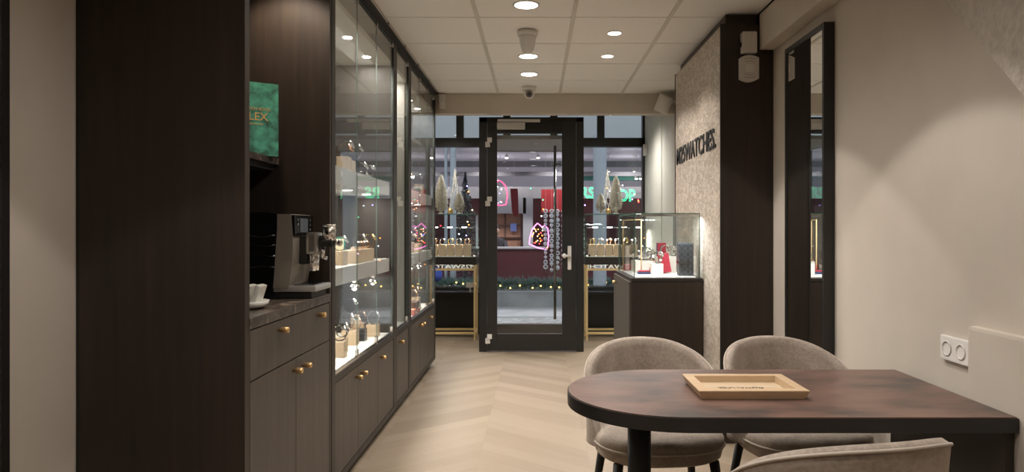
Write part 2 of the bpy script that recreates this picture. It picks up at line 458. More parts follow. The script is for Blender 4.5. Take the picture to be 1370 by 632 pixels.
# plastered stair underside
sl = Vector((0, .39, .41)).normalized(); nn = Vector((0, -sl.z, sl.y))
p0 = Vector((0, 1.845, 1.648))
a = p0-sl*.6; e = p0+sl*1.42
quad = [a, e, e+nn*.9, a+nn*.9]
q0 = [Vector((1.305, q.y, q.z)) for q in quad]; q1 = [Vector((XR+.01, q.y, q.z)) for q in quad]
b = B(); b.add(q0+q1, [(0,1,2,3), (7,6,5,4), (0,4,5,1), (1,5,6,2), (2,6,7,3), (3,7,4,0)])
g0 = [a+nn*.05, e+nn*.05, e+nn*.9, a+nn*.9]
b.add([Vector((1.298, q.y, q.z)) for q in g0]+[Vector((1.31, q.y, q.z)) for q in g0], [(0,1,2,3), (7,6,5,4), (0,4,5,1), (1,5,6,2), (2,6,7,3), (3,7,4,0)])
struct('stair_underside', b, M['rough_plaster'])

# ------------------------------------------------------------------ shop front
def frame_mb(): return B()
# upper glazing bars + transom
b = B()
b.box(XL-.2, -.63, ZF-.05, ZF+.05, 2.32, 2.43); b.box(-.63, .53, ZF-.05, ZF+.05, 2.265, 2.43); b.box(.53, 1.36, ZF-.05, ZF+.05, 2.32, 2.43)
for xp in (-1.52, -.94, -.36, .222, .803): b.box(xp-.045, xp+.045, ZF-.04, ZF+.04, 2.43, 2.86)
b.box(1.315, 1.35, ZF-.05, ZF+.05, 0, 2.86)
b.box(XL-.2, -.60, ZF-.06, ZF+.06, 0, .53); b.box(.507, 1.32, ZF-.06, ZF+.06, 0, .53)
b.box(-.63, -.585, ZF-.04, ZF+.04, 0, 2.32); b.box(.49, .535, ZF-.04, ZF+.04, 0, 2.32)
b.box(-.60, .507, ZF-.05, ZF+.05, 0, .125)
struct('shopfront_frame', b, M['black'])
b = B()
for x0, x1 in ((XL-.2, -.63), (.535, 1.315)): b.box(x0, x1, ZF-.004, ZF+.004, .53, 2.32)
struct('window_1', b, M['glass'])
b = B().box(XL-.2, 1.315, ZF-.004, ZF+.004, 2.43, 2.86); struct('window_2', b, M['glass'])
b = B().box(-.606, -.598, 7.42, ZF-.04, .0, 2.44); struct('window_3', b, M['glass'])
b = B().box(.503, .511, 7.42, ZF-.04, .0, 2.44); struct('window_4', b, M['glass'])
b = B().box(-.597, .502, 7.44, ZF-.05, 2.268, 2.31)
struct('trim_4', b, plain('recess_soffit', (.30,.29,.28), .6))
# street door
d = tag(thing('door_1', None, None, (-.05, 7.35, 0)), kind='structure'); dl = (-.05, 7.35, 0)
del_keys = [k for k in ('label','category') if k in d]
b = B(); b.box(-.603, -.52, 7.35, 7.43, 0, 2.49); b.box(.43, .507, 7.35, 7.43, 0, 2.49); b.box(-.603, .507, 7.35, 7.43, 2.44, 2.49)
b.build('door_frame', M['black'], d, dl)
b = B(); b.box(-.515, -.412, 7.335, 7.40, .012, 2.435, bev=.003); b.box(.277, .425, 7.335, 7.40, .012, 2.435, bev=.003)
b.box(-.412, .277, 7.335, 7.40, 2.32, 2.435); b.box(-.412, .277, 7.335, 7.40, .012, .19)
b.build('door_leaf', M['black'], d, dl)
B().box(-.412, .277, 7.362, 7.370, .19, 2.32).build('glass_pane', M['glass'], d, dl)
for hz in (2.225, 1.60, .145):
    b = B(); b.box(-.515, -.465, 7.31, 7.34, hz-.005, hz+.045, bev=.003); b.box(-.535, -.485, 7.322, 7.35, hz-.055, hz+.0, bev=.003)
    tag(b.build('hinge', M['white'], d, dl), 'white hinge')
b = B(); b.box(-.41, -.115, 7.285, 7.335, 2.355, 2.425, bev=.006)
c_ = tag(b.build('door_closer', M['white'], d, dl), 'white door closer')
B().box(-.405, .045, 7.30, 7.32, 2.43, 2.462, bev=.004).build('closer_arm', M['white'], c_)
c_.children[0].data.transform(Matrix.Translation(-Vector(dl)))
b = B(); b.box(.335, .375, 7.322, 7.337, .87, 1.125, bev=.01)
hl = tag(b.build('lock_plate', M['white'], d, dl), 'white lock plate with lever')
b = B(); b.cyl((.355, 7.325, 1.02), (.355, 7.28, 1.02), .011); b.cyl((.36, 7.285, 1.02), (.275, 7.285, 1.02), .013); b.sphere((.30, 7.285, 1.02), .022, sc=(1,.6,1.2))
h2 = b.build('door_handle', M['white'], hl); h2.data.transform(Matrix.Translation(-Vector(dl)))
b = B(); b.cyl((.205, 7.46, .33), (.205, 7.46, 2.20), .015); b.cyl((.205, 7.46, .97), (.33, 7.40, .97), .008); b.cyl((.205, 7.46, 2.0), (.33, 7.40, 2.0), .008)
b.build('pull_bar', M['darksteel'], d, dl)
# mirrored lettering on the shop window, readable from the street
me = text_mesh('M25WATCHES.', .76, .056, .002, .03)
t = text_obj('window_lettering', me, M['white'], (-1,0,0), (0,0,1), (-.735, ZF+.005, .808))
tag(t, 'white shop name lettering on the lower left window, seen mirrored', 'lettering')
me = text_mesh('M25WATCHES.', .76, .056, .002, .03)
t = text_obj('window_lettering', me, M['white'], (-1,0,0), (0,0,1), (1.29, ZF+.005, .808))
tag(t, 'white shop name lettering on the right window behind the counter', 'lettering')
b = B(); b.cyl((-1.255, ZF-.006, .74), (-1.255, ZF-.010, .74), .095, n=32)
tag(b.build('round_sticker', plain('blue_sticker', (.03,.06,.30), .5), loc=None), 'round blue sticker on the left shop window', 'sticker')

# ------------------------------------------------------------------ ceiling fixtures
def downlight(x, y, dia, label, power, ang=118, grp=None, col=NEUT, z=CEIL, blend=.35):
    t = thing('recessed_downlight', label, 'ceiling light', (x, y, z), group=grp)
    r = dia/2
    B().lathe([(r*.98, -.006), (r*1.12, -.006), (r*1.16, -.002), (r*1.16, .004), (r*.98, .004)], n=40, cap=False).build('trim_ring', M['white'], t)
    B().lathe([(r*1.0, -.004), (r*.5, -.0045), (.0001, -.005)], n=40).build('lamp_face', M['puck'], t)
    if power: lamp('downlight_bulb', 'SPOT', (0,0,-.012), power, col, r*.8, angle=math.radians(ang), blend=blend, parent=t)
    return t
downlight(-.057, 4.065, .139, 'large round ceiling downlight nearest the viewer', 60)
downlight(-.058, 5.27, .139, 'large round ceiling downlight just beyond the white dome detector', 60)
downlight(-.058, 5.88, .139, 'large round ceiling downlight closest to the dome camera', 60)
downlight(.527, 4.65, .09, 'small round downlight on the right, nearer the dark pillar', 40)
downlight(.545, 5.27, .09, 'small round downlight on the right, nearer the street door', 40)
# added fill lamps along the middle, then downlights over table and rear (outside the frame)
for x, y, p in ((-.057, 2.95, 30), (-.057, 1.75, 30), (-.057, .4, 22)):  # unseen wide-angle fill, added to brighten the upper walls
    downlight(x, y, .139, 'unseen large round downlight added above the middle of the floor to brighten the walls', p, 150, 'added fill downlights along the middle of the ceiling', blend=.5)
for x, y, p in ((.54, 2.30, 40), (.54, 3.50, 40), (-.62, 1.2, 40), (-.62, -.2, 40), (.54, .9, 40), (.54, -.8, 30), (-.62, -1.5, 30)):
    downlight(x, y, .09, 'round ceiling downlight of the sitting area, above the frame', p, 93, 'downlights above the sitting area', blend=.12)
# white dome detector
t = thing('dome_detector', 'white dome shaped detector hanging from the ceiling tile', 'detector', (-.056, 4.60, CEIL))
B().lathe([(.0001,-.006),(.055,-.006),(.068,-.008),(.070,-.022),(.066,-.036),(.060,-.038)][1:][::-1]+[(.060,-.0)], n=36).build('mounting_collar', M['white'], t)
B().lathe([(.0001,-.155),(.015,-.153),(.028,-.146),(.038,-.132),(.047,-.10),(.054,-.06),(.058,-.03)], n=36).build('dome_housing', M['white'], t)
# dome camera
t = thing('dome_camera', 'small white dome security camera on the ceiling edge above the door', 'camera', (-.062, 6.42, CEIL))
B().lathe([(.066,0),(.066,-.022),(.06,-.034),(.045,-.036)], n=32).build('mounting_base', M['white'], t)
B().sphere((0,0,-.062), .048, 24).build('camera_ball', M['white'], t)
b = B(); b.cyl((0,-.036,-.072), (0,-.050,-.076), .030, .032, 24); ln = b.build('lens_ring', M['darksteel'], t)
b = B(); b.cyl((0,-.049,-.0755), (0,-.053,-.077), .016, n=20); b.build('lens', M['blackgloss'], ln)
# speaker on right of the beam, sensor boxes
t = thing('wall_speaker', 'white cylindrical wall speaker high on the right near the street windows', 'speaker', (1.25, 6.62, 2.50))
T = Matrix.Translation((-.03,0,0)) @ Matrix.Rotation(.35, 4, 'Y') @ Matrix.Rotation(.3, 4, 'X')
B().lathe([(.0001,.085),(.06,.082),(.068,.07),(.070,-.07),(.064,-.085),(.0001,-.088)], n=28, T=T).build('speaker_body', M['white'], t)
b = B(); b.cyl((.03,.0,.0), (.095,.0,.05), .012); b.box(.075,.095,-.03,.03,.0,.09); b.build('bracket', M['white'], t)
b = B().box(-.935, -.875, 6.665, 6.73, 2.47, 2.60, bev=.008)
t = thing('motion_sensor', 'small white motion sensor on the beam beside the display cabinets', 'sensor', (-.905, 6.70, 2.535)); b.build('sensor_housing', M['white'], t, (-.905, 6.70, 2.535))
B().cyl((-.905, 6.664, 2.51), (-.905, 6.668, 2.51), .014).build('sensor_lens', M['floorw'], t, (-.905, 6.70, 2.535))
b = B().box(1.30, 1.345, 8.36, 8.42, 2.19, 2.33, bev=.008)
tag(b.build('contact_sensor', M['white']), 'small white sensor box on the wall beside the right window', 'sensor')
t = thing('surface_spotlight', 'small round ceiling light just above the right shop window', 'ceiling light', (.82, 7.60, 2.555))
b = B(); b.cyl((0,0,.0), (0,0,.305), .035, n=24); b.build('spotlight_can', M['white'], t)
b = B(); b.cyl((0,0,-.002), (0,0,.0), .033, n=24); b.build('lamp_face', M['puck'], t)
lamp('spotlight_bulb', 'SPOT', (0,0,-.02), 65, NEUT, .10, angle=2.8, blend=1, parent=t)
t = thing('surface_spotlight', 'unseen small ceiling light behind the beam, added to brighten the left window display', 'ceiling light', (-1.1, 7.65, 2.60))  # hidden lamp added to brighten the left window display
b = B(); b.cyl((0,0,.0), (0,0,.26), .035, n=24); b.build('spotlight_can', M['white'], t)
b = B(); b.cyl((0,0,-.002), (0,0,.0), .033, n=24); b.build('lamp_face', M['puck'], t)
lamp('spotlight_bulb', 'SPOT', (0,0,-.02), 65, NEUT, .10, angle=2.8, blend=1, parent=t)

# ------------------------------------------------------------------ left side: end panel, coffee corner
b = B().box(-1.514, XC, 2.297, 2.335, 0, CEIL-.002)
t = thing('tall_end_panel', 'tall very dark wooden panel closing the coffee corner towards the viewer', 'panel', (-1.24, 2.316, 0))
b.build('panel_board', M['dwood'], t, (-1.24, 2.316, 0))
B().box(-1.530, -1.514, 2.305, 2.335, 0, CEIL-.002).build('scribe_strip', M['blacklow'], t, (-1.24, 2.316, 0))

def knob(parent, x, y, z, off):
    b = B()
    prof = [(.0001,0),(.006,0),(.006,.010),(.011,.011),(.0115,.036),(.010,.038),(.0001,.038)]
    T = Matrix.Translation((x, y, z)) @ Matrix.Rotation(PI/2, 4, 'Y')
    b.lathe(prof, n=20, T=T)
    o = b.build('knob', M['brass'], parent); o.data.transform(Matrix.Translation(-Vector(off)))
    o['label'] = 'brass cylinder knob'
    return o
Z0, Z1 = 2.335, 3.24
o_ = (-1.25, 2.78, 0)
t = thing('base_cabinet', 'dark oak base cabinet with drawer and double doors under the coffee machine', 'cabinet', o_)
b = B(); b.box(-1.525, XC-.022, Z0, Z1, .07, .96); b.box(-1.525, XC-.05, Z0, Z1, 0, .07)
b.build('body', M['cabframe'], t, o_)
dr = B().box(XC-.02, XC, Z0+.004, Z1-.004, .785, .957, bev=.0015).build('drawer', M['cab'], t, o_)
knob(dr, XC, 2.60, .922, o_); knob(dr, XC, 3.06, .922, o_)
for (a0, a1, ky) in ((Z0+.004, 2.785, 2.755), (2.789, Z1-.004, 2.865)):
    dd = B().box(XC-.02, XC, a0, a1, .075, .780, bev=.0015).build('cabinet_door', M['cab'], t, o_)
    knob(dd, XC, ky, .738, o_)
b = B().box(-1.52, XC+.004, Z0, Z1, .962, 1.0, bev=.002)
t = tag(b.build('worktop', M['marble'], loc=(-1.24, 2.78, .962)), 'brown marble look worktop under the coffee machine', 'worktop')
# niche lining : back, far side panel, top
o_ = (-1.25, 3.26, 0)
t = thing('tall_side_panel', 'tall dark oak panel between the coffee machine and the glass cabinets', 'panel', o_)
B().box(-1.52, XC, 3.242, 3.268, 0, CEIL-.002).build('panel_board', M['dwood'], t, o_)
t = tag(B().box(-1.528, -1.508, Z0, 3.24, 1.0, CEIL-.002).build('back_panel', M['dwood'], loc=(-1.52, 2.78, 1.0)), 'dark oak panel on the wall behind the coffee machine', 'panel')
# shelf with book
o_ = (-1.35, 2.8, 1.5)
t = thing('wall_shelf', 'short dark shelf with a marble look top holding the green book', 'shelf', o_)
B().box(-1.506, -1.202, Z0+.002, 3.240, 1.600, 1.630, bev=.001).build('shelf_top', M['marble'], t, o_)
B().box(-1.506, -1.225, Z0+.002, 3.240, 1.575, 1.599).build('shelf_underside', M['blacklow'], t, o_)
t = thing('niche_downlight', 'small ceiling light above the green book in the coffee niche', 'ceiling light', (-1.16, 2.98, CEIL-.002))
B().lathe([(.04,-.004),(.0001,-.005)], n=24).build('lamp_face', M['puck'], t)
lamp('niche_bulb', 'SPOT', (0,0,-.02), 24, WARM, .025, angle=1.9, blend=.4, parent=t)
# book
ang = math.radians(34)
xd = Vector((math.cos(ang), math.sin(ang), 0)); yd = Vector((0,0,1)); nd = Vector((math.sin(ang), -math.cos(ang), 0))
br = Vector((-1.165, 3.135, 1.630)); bl = br-xd*.255
T = Matrix((( xd.x, -nd.x, 0, bl.x), (xd.y, -nd.y, 0, bl.y), (0, 0, 1, bl.z), (0,0,0,1)))
t = thing('coffee_table_book', 'large green mottled hardcover book standing on the shelf above the coffee machine', 'book', tuple(bl))
b = B(); b.box(0, .255, -.0, .004, 0, .325, T=T); b.box(0, .255, .022, .026, 0, .325, T=T); b.box(0, .004, .0, .026, 0, .325, T=T)
b.build('cover', M['bookgreen'], t, tuple(bl))
B().box(.004, .250, .004, .022, .004, .320, T=T).build('pages', M['cream'], t, tuple(bl))
for s_, ww, hh, u1, zz in (('THE WATCH BOOK', .165, .013, .222, .200), ('ROLEX', .150, .036, .210, .155), ('GISBERT BRUNNER', .120, .008, .190, .135)):
    me = text_mesh(s_, ww, hh, .001, .01)
    text_obj('cover_lettering', me, M['bookgold'], xd, yd, bl+xd*(u1-ww)+yd*zz+nd*.0006, t, tuple(bl))

# coffee machine (local: front faces +x)
def coffee_machine():
    o = (-1.125, 3.085, 1.0)
    t = thing('coffee_machine', 'black and silver bean to cup coffee machine on the worktop', 'coffee machine', o, 0)
    t.scale = (1, .9, 1.08)
    # side profile in XZ ; body depth y from -.14..+.14
    def prof_prism(pts, y0, y1, bev=0):
        bb = B(); n = len(pts)
        vs = [(p[0], y0, p[1]) for p in pts]+[(p[0], y1, p[1]) for p in pts]
        bb.add(vs, [(i, (i+1) % n, n+(i+1) % n, n+i) for i in range(n)]); bb.add(vs[:n], [tuple(range(n))]); bb.add(vs[n:], [tuple(range(n))[::-1]])
        return bb
    # black body shell
    pts = [(-.375,.02),(.0,.02),(.005,.10),(.012,.2),(.018,.28),(.018,.338),(-.02,.345),(-.375,.345)]
    prof_prism(pts, -.135, .135).build('body', M['blackgloss'], t)
    # silver front surround, curved
    fr = [(.0,.045),(.055,.045)]
    rows_f = [(.070,.06),(.080,.12),(.086,.19),(.086,.25),(.078,.338)]
    back = [(.019,.338),(.019,.28),(.013,.2),(.006,.10),(.001,.045)]
    prof_prism([(.001,.045),(.062,.045)]+rows_f+back[:-1], -.137, .137).build('front_cover', plain('champagne_plastic', (.46,.41,.35), .32, .6), t)
    b = B(); b.box(.078,.094,-.135,.135,.25,.335,bev=.004); cp = b.build('control_panel', M['blackgloss'], t)
    b = B(); b.box(.0935,.0955,-.06,.05,.265,.322); tag(b.build('display', plain('lcd', (.10,.12,.14), .15), cp), 'grey display')
    b = B()
    for i in range(3):
        for s in (-1, 1): B().cyl((.093, s*.09, .275+i*.02), (.0965, s*.09, .275+i*.02), .006, n=10).build('button', M['darksteel'], cp)
    # spout assembly
    b = B(); b.box(.085,.118,-.045,.045,.135,.25,bev=.006); b.build('spout_guide', M['blacklow'], t)
    b = B(); b.box(.115,.165,-.05,.04,.175,.265,bev=.012); sp = b.build('coffee_spout', plain('satin_silver', (.55,.53,.50), .28, .9), t)
    b = B()
    for y in (-.03, .018): b.cyl((.14, y, .175), (.14, y, .108), .017, .013, 18)
    b.build('nozzle', M['chrome'], sp)
    b = B(); b.cyl((.165, .0, .235), (.225, .0, .235), .018); b.box(.17,.225,-.03,.03,.205,.232,bev=.006); b.build('milk_arm', M['blacklow'], t)
    b = B(); b.cyl((.205,0,.232),(.205,0,.292),.028,.028,24); b.cyl((.205,0,.292),(.205,0,.298),.030,.026,24)
    b.cyl((.222,0,.225),(.250,0,.222),.014,.010); b.sphere((.252,0,.222),.014)
    b.build('milk_frother', M['chrome'], t)
    b = B(); b.cyl((.175,0,.205),(.175,0,.160),.012,.009); b.cyl((.170,0,.165),(.195,0,.158),.008); b.build('steam_nozzle', M['chrome'], t)
    # drip tray
    b = B(); b.box(-.02,.180,-.125,.125,.028,.052,bev=.008); dt = b.build('drip_tray', plain('tray_silver', (.62,.61,.59), .3, .6), t)
    b = B()
    for i in range(12): b.box(.082+i*.007,.085+i*.007,-.10,.10,.052,.057)
    b.box(.08,.168,-.105,-.10,.052,.058); b.box(.08,.168,.10,.105,.052,.058)
    b.build('drip_grid', M['darksteel'], dt)
    b = B(); b.box(-.05,.160,-.115,.115,.0,.028,bev=.006); b.build('foot_base', M['blacklow'], t)
    # wavy reflections on the black flank, modelled as thin steel lines
    b = B()
    for z in (.13,.175,.215,.25):
        pts = [(-.36+.37*i/24, -.136-.002*math.sin(i*.9), z+.004*math.sin(i*.8+z*30)) for i in range(25)]
        b.tube(pts, .0035, 6)
    b.build('flank_reflections', M['darksteel'], t)
    return t
coffee_machine()
# cup tray with white cup/sugar holder partly hidden
o_ = (-1.045, 2.46, 1.0)
t = thing('sugar_caddy', 'white porcelain caddy with slanted compartments on the worktop, cut by the dark panel', 'caddy', (-1.105, 2.62, 1.0))
B().lathe([(.0001,0),(.06,0),(.085,.012),(.092,.03),(.086,.03),(.07,.018),(.0001,.014)], n=36).build('saucer', M['porcelain'], t)
for k, (x, a) in enumerate(((.045,.30),(.010,.30),(-.025,.30))):
    T = Matrix.Translation((x,0,.018)) @ Matrix.Rotation(a, 4, 'Y')
    B().box(-.010,.010,-.035,.035,0,.075-.0*k,bev=.004,T=T).build('compartment', M['porcelain'], t)
T = Matrix.Translation((-.03,.0,.02)) @ Matrix.Rotation(-.6, 4, 'Y')
B().box(-.006,.006,-.04,.04,0,.11,bev=.003,T=T).build('card_divider', M['porcelain'], t)

# ------------------------------------------------------------------ glass display cabinets
BASEZ = .60; TOPZ = 2.57
SH = ((1.526, 1.615), (1.019, 1.105))
INZ = 2.41
def pane_side(n, mi): return 0 if abs(n.x) > .9 else 1
def display_cabinet(label, z0, z1, splits, knobs, pale=False, far_frame=None):
    o = (-1.25, (z0+z1)/2, 0)
    t = thing('display_cabinet', label, 'display cabinet', o)
    mi = M['shelfw'] if pale else M['cabin']
    fr = .058
    b = B()
    b.box(-1.528, XC-.022, z0, z1, .07, BASEZ-.03)                      # lower body
    b.box(-1.528, XC-.07, z0, z1, 0, .07)                               # plinth
    b.build('lower_body', M['cabframe'], t, o)
    b = B()
    b.box(XC-.03, XC+.002, z0, z0+fr, .06, CEIL-.002); b.box(XC-.03, XC+.002, z1-fr, z1, .06, CEIL-.002)
    b.box(XC-.03, XC+.002, z0+fr, z1-fr, .06, .095); b.box(XC-.03, XC+.002, z0+fr, z1-fr, BASEZ-.04, BASEZ-.004)
    b.box(XC-.03, XC+.002, z0+fr, z1-fr, TOPZ, CEIL-.002)
    b.build('front_frame', M['cabframe'], t, o)
    B().box(-1.528, XC-.03, z0, z0+fr, BASEZ, CEIL-.002).build('side_panel', mi, t, o); B().box(-1.528, XC-.03, z1-fr, z1, BASEZ, CEIL-.002).build('side_panel', mi, t, o)
    B().box(-1.528, -1.516, z0+fr, z1-fr, BASEZ, CEIL-.002).build('back_panel', mi, t, o)
    B().box(-1.516, XC-.012, z0+fr, z1-fr, BASEZ-.03, BASEZ, 0).build('display_floor', M['floorw'], t, o)
    tp = B().box(-1.516, XC-.018, z0+fr, z1-fr, INZ, INZ+.03).build('inner_ceiling', M['shelfw'], t, o)
    # rail + glass doors
    B().box(XC-.012, XC-.002, z0+fr, z1-fr, BASEZ-.004, BASEZ+.012).build('glass_rail', M['steel'], t, o)
    edges = [z0+fr+.002]+list(splits)+[z1-fr-.002]
    for k in range(len(edges)-1):
        a0, a1 = edges[k]+(.0006 if k else 0), edges[k+1]-.0006
        g = B().box(XC-.010, XC-.0055, a0, a1, BASEZ+.012, TOPZ-.006, side=pane_side).build('glass_door', [M['glass'], M['glassedgel']], t, o)
        b = B()
        b.box(XC-.015, XC+.003, a1-.028, a1-.004, BASEZ+.004, BASEZ+.048, bev=.002)
        c = b.build('bottom_clip', M['chrome'], g); c.data.transform(Matrix.Translation(-Vector(o)))
        b = B(); b.box(XC-.015, XC+.003, a1-.024, a1-.004, TOPZ-.045, TOPZ-.004, bev=.002)
        c = b.build('top_clip', M['chrome'], g); c.data.transform(Matrix.Translation(-Vector(o)))
    # lower doors
    le = [z0+fr+.003]+list(splits)+[z1-fr-.003]
    for k in range(len(le)-1):
        dd = B().box(XC-.020, XC, le[k]+.0015, le[k+1]-.0015, .098, BASEZ-.044, bev=.001).build('cabinet_door', M['cab'], t, o)
        knob(dd, XC, knobs[k], .508, o)
    # shelves + lamps
    L = z1-z0-2*fr
    n = 3 if L > .8 else 1
    centers = [z0+fr+L*(i+.5)/n for i in range(n)]
    if not pale:
        centers = [c for c in centers]
    for lo, hi in SH:
        if pale:
            B().box(-1.516, -1.20, z0+fr, z1-fr, lo+.03, hi).build('shelf', M['shelfw'], t, o); continue
        B().box(-1.516, XC-.022, z0+fr+.001, z1-fr-.025, lo, hi).build('shelf', M['shelfw'], t, o)
    for lv in ((INZ, 1), (SH[0][0], 1), (SH[1][0], 1)):
        if pale and lv[0] != INZ: continue
        bb = B()
        for c in centers:
            bb = B(); bb.cyl((-1.09, c, lv[0]-.003), (-1.09, c, lv[0]), .026, n=24)
            bb.build('lamp_disc', M['puckc'], t, o)
        p = (15 if lv[0] == INZ else 9)*(L/1.3)
        lamp('cabinet_light', 'AREA', (-1.13-o[0], 0, lv[0]-.008), p*(.7 if pale else 1), (1,.93,.84), .12, sy=L*.9, parent=t)
    return t
display_cabinet('tall three door glass display cabinet nearest the coffee corner', 3.27, 4.745, (3.77, 4.23), (3.71, 3.82, 4.29))
display_cabinet('narrow single door display cabinet with pale empty interior between the two wide ones', 4.745, 5.295, (), (4.88,), pale=True)
display_cabinet('tall three door glass display cabinet farthest away, beside the street window', 5.295, 6.64, (5.78, 6.20), (5.72, 5.83, 6.25))
b = B(); b.box(XC-.03, XC+.012, 3.27, 6.66, 2.585, CEIL-.001); 
tc_ = thing('cornice_rail', 'dark cornice rail with a grey metal strip along the top of the glass cabinets', 'rail', (XC, 4.95, 2.585))
b = B(); b.box(XC+.002, XC+.030, 3.27, 6.64, 2.59, CEIL-.002); b.build('rail_board', M['cabframe'], tc_, (XC, 4.95, 2.585))
b = B()
for i in range(6):
    y0 = 3.3+i*.555; b.box(XC+.030, XC+.033, y0, y0+.50, 2.600, 2.610)
b.build('metal_strip', M['white'], tc_, (XC, 4.95, 2.585))

# ------------------------------------------------------------------ right side: mirror, pillar, counter
o_ = (1.41, 3.60, .32)
t = thing('wall_mirror', 'tall black framed mirror on the beige right wall behind the table', 'mirror', o_)
b = B(); x0, x1, y0, y1, z0, z1 = 1.386, 1.438, 3.337, 3.86, .32, 2.30
b.box(x0, x1, y0, y0+.020, z0, z1); b.box(x0, x1, y1-.026, y1, z0, z1); b.box(x0, x1, y0+.026, y1-.026, z0, z0+.026); b.box(x0, x1, y0+.026, y1-.026, z1-.026, z1)
b.build('frame', M['black'], t, o_)
B().box(1.392, 1.400, y0+.020, y1-.026, z0+.026, z1-.026).build('mirror_glass', M['mirror'], t, o_)
o_ = (-1.50, 1.5, .32)
t = thing('wall_mirror', 'black framed mirror on the left wall, only its edge at the left of the photo', 'mirror', o_)
b = B(); x0, x1, y0, y1 = -1.528, -1.492, 1.40, 1.965
b.box(x0, x1, y0, y0+.03, .15, 2.30); b.box(x0, x1, y1-.03, y1, .15, 2.30); b.box(x0, x1, y0+.03, y1-.03, .15, .18); b.box(x0, x1, y0+.03, y1-.03, 2.27, 2.30)
b.build('frame', M['black'], t, o_)
B().box(-1.512, -1.508, y0+.03, y1-.03, .18, 2.27).build('mirror_glass', M['mirror'], t, o_)

o_ = (1.28, 4.9, 0)
t = thing('sign_pillar', 'dark wooden wall block with beige leaf patterned wallpaper on its side', 'pillar', o_)
B().box(1.13, XR-.001, 4.20, 5.578, 0, 2.546).build('pillar_body', M['dwood'], t, o_)
B().box(1.128-.006, 1.13, 4.215, 5.565, 0, 2.535).build('wallpaper_panel', M['wallpaper'], t, o_)
b = B(); b.box(1.118, 1.13, 4.198, 4.212, 0, 2.546); b.box(1.118, 1.13, 5.568, 5.58, 0, 2.546)
b.build('edge_strip', M['cabframe'], t, o_)
B().box(1.16, 1.348, 4.24, 5.56, 2.546, CEIL-.007).build('cornice', M['dwood'], t, o_)
me = text_mesh('M25WATCHES.', 1.19, .130, .007, .012, spacing=1.0)
t = text_obj('wall_sign', me, plain('anthracite_letters', (.022,.022,.023), .45), (0,-1,0), (0,0,1), (1.122, 5.50, 1.808))
tag(t, 'black raised shop name letters on the patterned wallpaper', 'sign')
# alarm siren + sounder boxes on the pillar front
o_ = (1.28, 4.199, 2.30)
t = thing('alarm_siren', 'white box shaped siren with ribbed edges high on the dark pillar', 'alarm', (1.285, 4.2, 2.43))
o2 = (1.285, 4.2, 2.43)
b = B(); b.box(1.238, 1.326, 4.150, 4.199, 2.360, 2.485, bev=.004)
for i in range(10): b.box(1.243+i*.008, 1.246+i*.008, 4.149, 4.185, 2.483, 2.488); b.box(1.243+i*.008, 1.246+i*.008, 4.149, 4.185, 2.357, 2.362)
b.build('siren_box', M['white'], t, o2)
B().box(1.229, 1.239, 4.17, 4.199, 2.40, 2.425).build('side_connector', M['blacklow'], t, o2)
o2 = (1.285, 4.2, 2.27)
t = thing('alarm_sounder', 'white rounded sounder with curved grooves just below the ribbed siren', 'alarm', o2)
pts = []
hw, hh = .057, .062
for i in range(13): u = -1+2*i/12; pts.append((u*hw, hh+.018*(1-u*u)))
for i in range(13): u = 1-2*i/12; pts.append((u*hw, -hh-.018*(1-u*u)))
T = Matrix.Translation(o2) @ Matrix.Rotation(PI/2, 4, 'X')
b = B(); b.prism(pts, .001, .034, T=T); b.prism([(x*.92, y*.94) for x, y in pts], .034, .040, T=T); b.build('sounder_housing', M['white'], t, o2)
b = B()
for zz, ww in ((.052,.036),(.036,.028),(-.036,.028),(-.052,.036)):
    b.tube([(o2[0]+ww*(-1+2*i/10), o2[1]-.040, o2[2]+zz+(.006 if zz > 0 else -.006)*(1-(-1+2*i/10)**2)) for i in range(11)], .0012, 5)
b.build('groove', plain('grey_groove', (.25,.24,.22), .8), t, o2)
B().box(o2[0]-.026, o2[0]+.026, o2[1]-.0425, o2[1]-.04, o2[2]-.022, o2[2]+.022, bev=.0008).build('center_plate', M['floorw'], t, o2)
# double wall socket
o_ = (XR, 2.365, .887)
t = thing('wall_socket', 'white double power socket on the right wall above the table', 'socket', o_)
B().box(XR-.014, XR, 2.286, 2.445, .845, .930, bev=.005).build('cover_plate', M['floorw'], t, o_)
for yy in (2.326, 2.405):
    b = B(); T = Matrix.Translation((XR-.015, yy, .887)) @ Matrix.Rotation(-PI/2, 4, 'Y')
    b.lathe([(.027,0),(.0265,.0015),(.022,.002),(.021,-.006),(.0001,-.006)], n=28, T=T, cap=False)
    s_ = b.build('outlet', M['white'], t, o_)
    b = B()
    for dy in (-.0095, .0095): b.cyl((XR-.011, yy+dy, .887), (XR-.0085, yy+dy, .887), .003, n=10)
    h_ = b.build('pin_hole', M['blacklow'], s_); h_.data.transform(Matrix.Translation(-Vector(o_)))

# counter
o_ = (.88, 5.17, 0)
t = thing('display_counter', 'dark oak counter with a glass showcase on top beside the patterned wall', 'counter', o_)
CX0, CX1, CZ0, CZ1, CT = .640, 1.114, 4.63, 5.56, .972
B().box(CX0, CX1, CZ0, CZ1, .0, CT-.022).build('counter_body', M['dwood'], t, o_)
B().box(CX0-.004, CX1+.002, CZ0-.004, CZ1+.004, CT-.020, CT, bev=.001).build('counter_top', M['cabframe'], t, o_)
dd = B().box(CX0-.016, CX0-.0005, CZ0+.01, CZ1-.01, .06, CT-.025).build('cabinet_door', M['cab'], t, o_)
b = B(); T = Matrix.Translation((CX0-.016, 5.34, .895)) @ Matrix.Rotation(-PI/2, 4, 'Y')
b.lathe([(.0001,0),(.006,0),(.006,.010),(.011,.011),(.0115,.034),(.0001,.036)], n=20, T=T)
k_ = b.build('knob', M['brass'], dd); k_.data.transform(Matrix.Translation(-Vector(o_)))
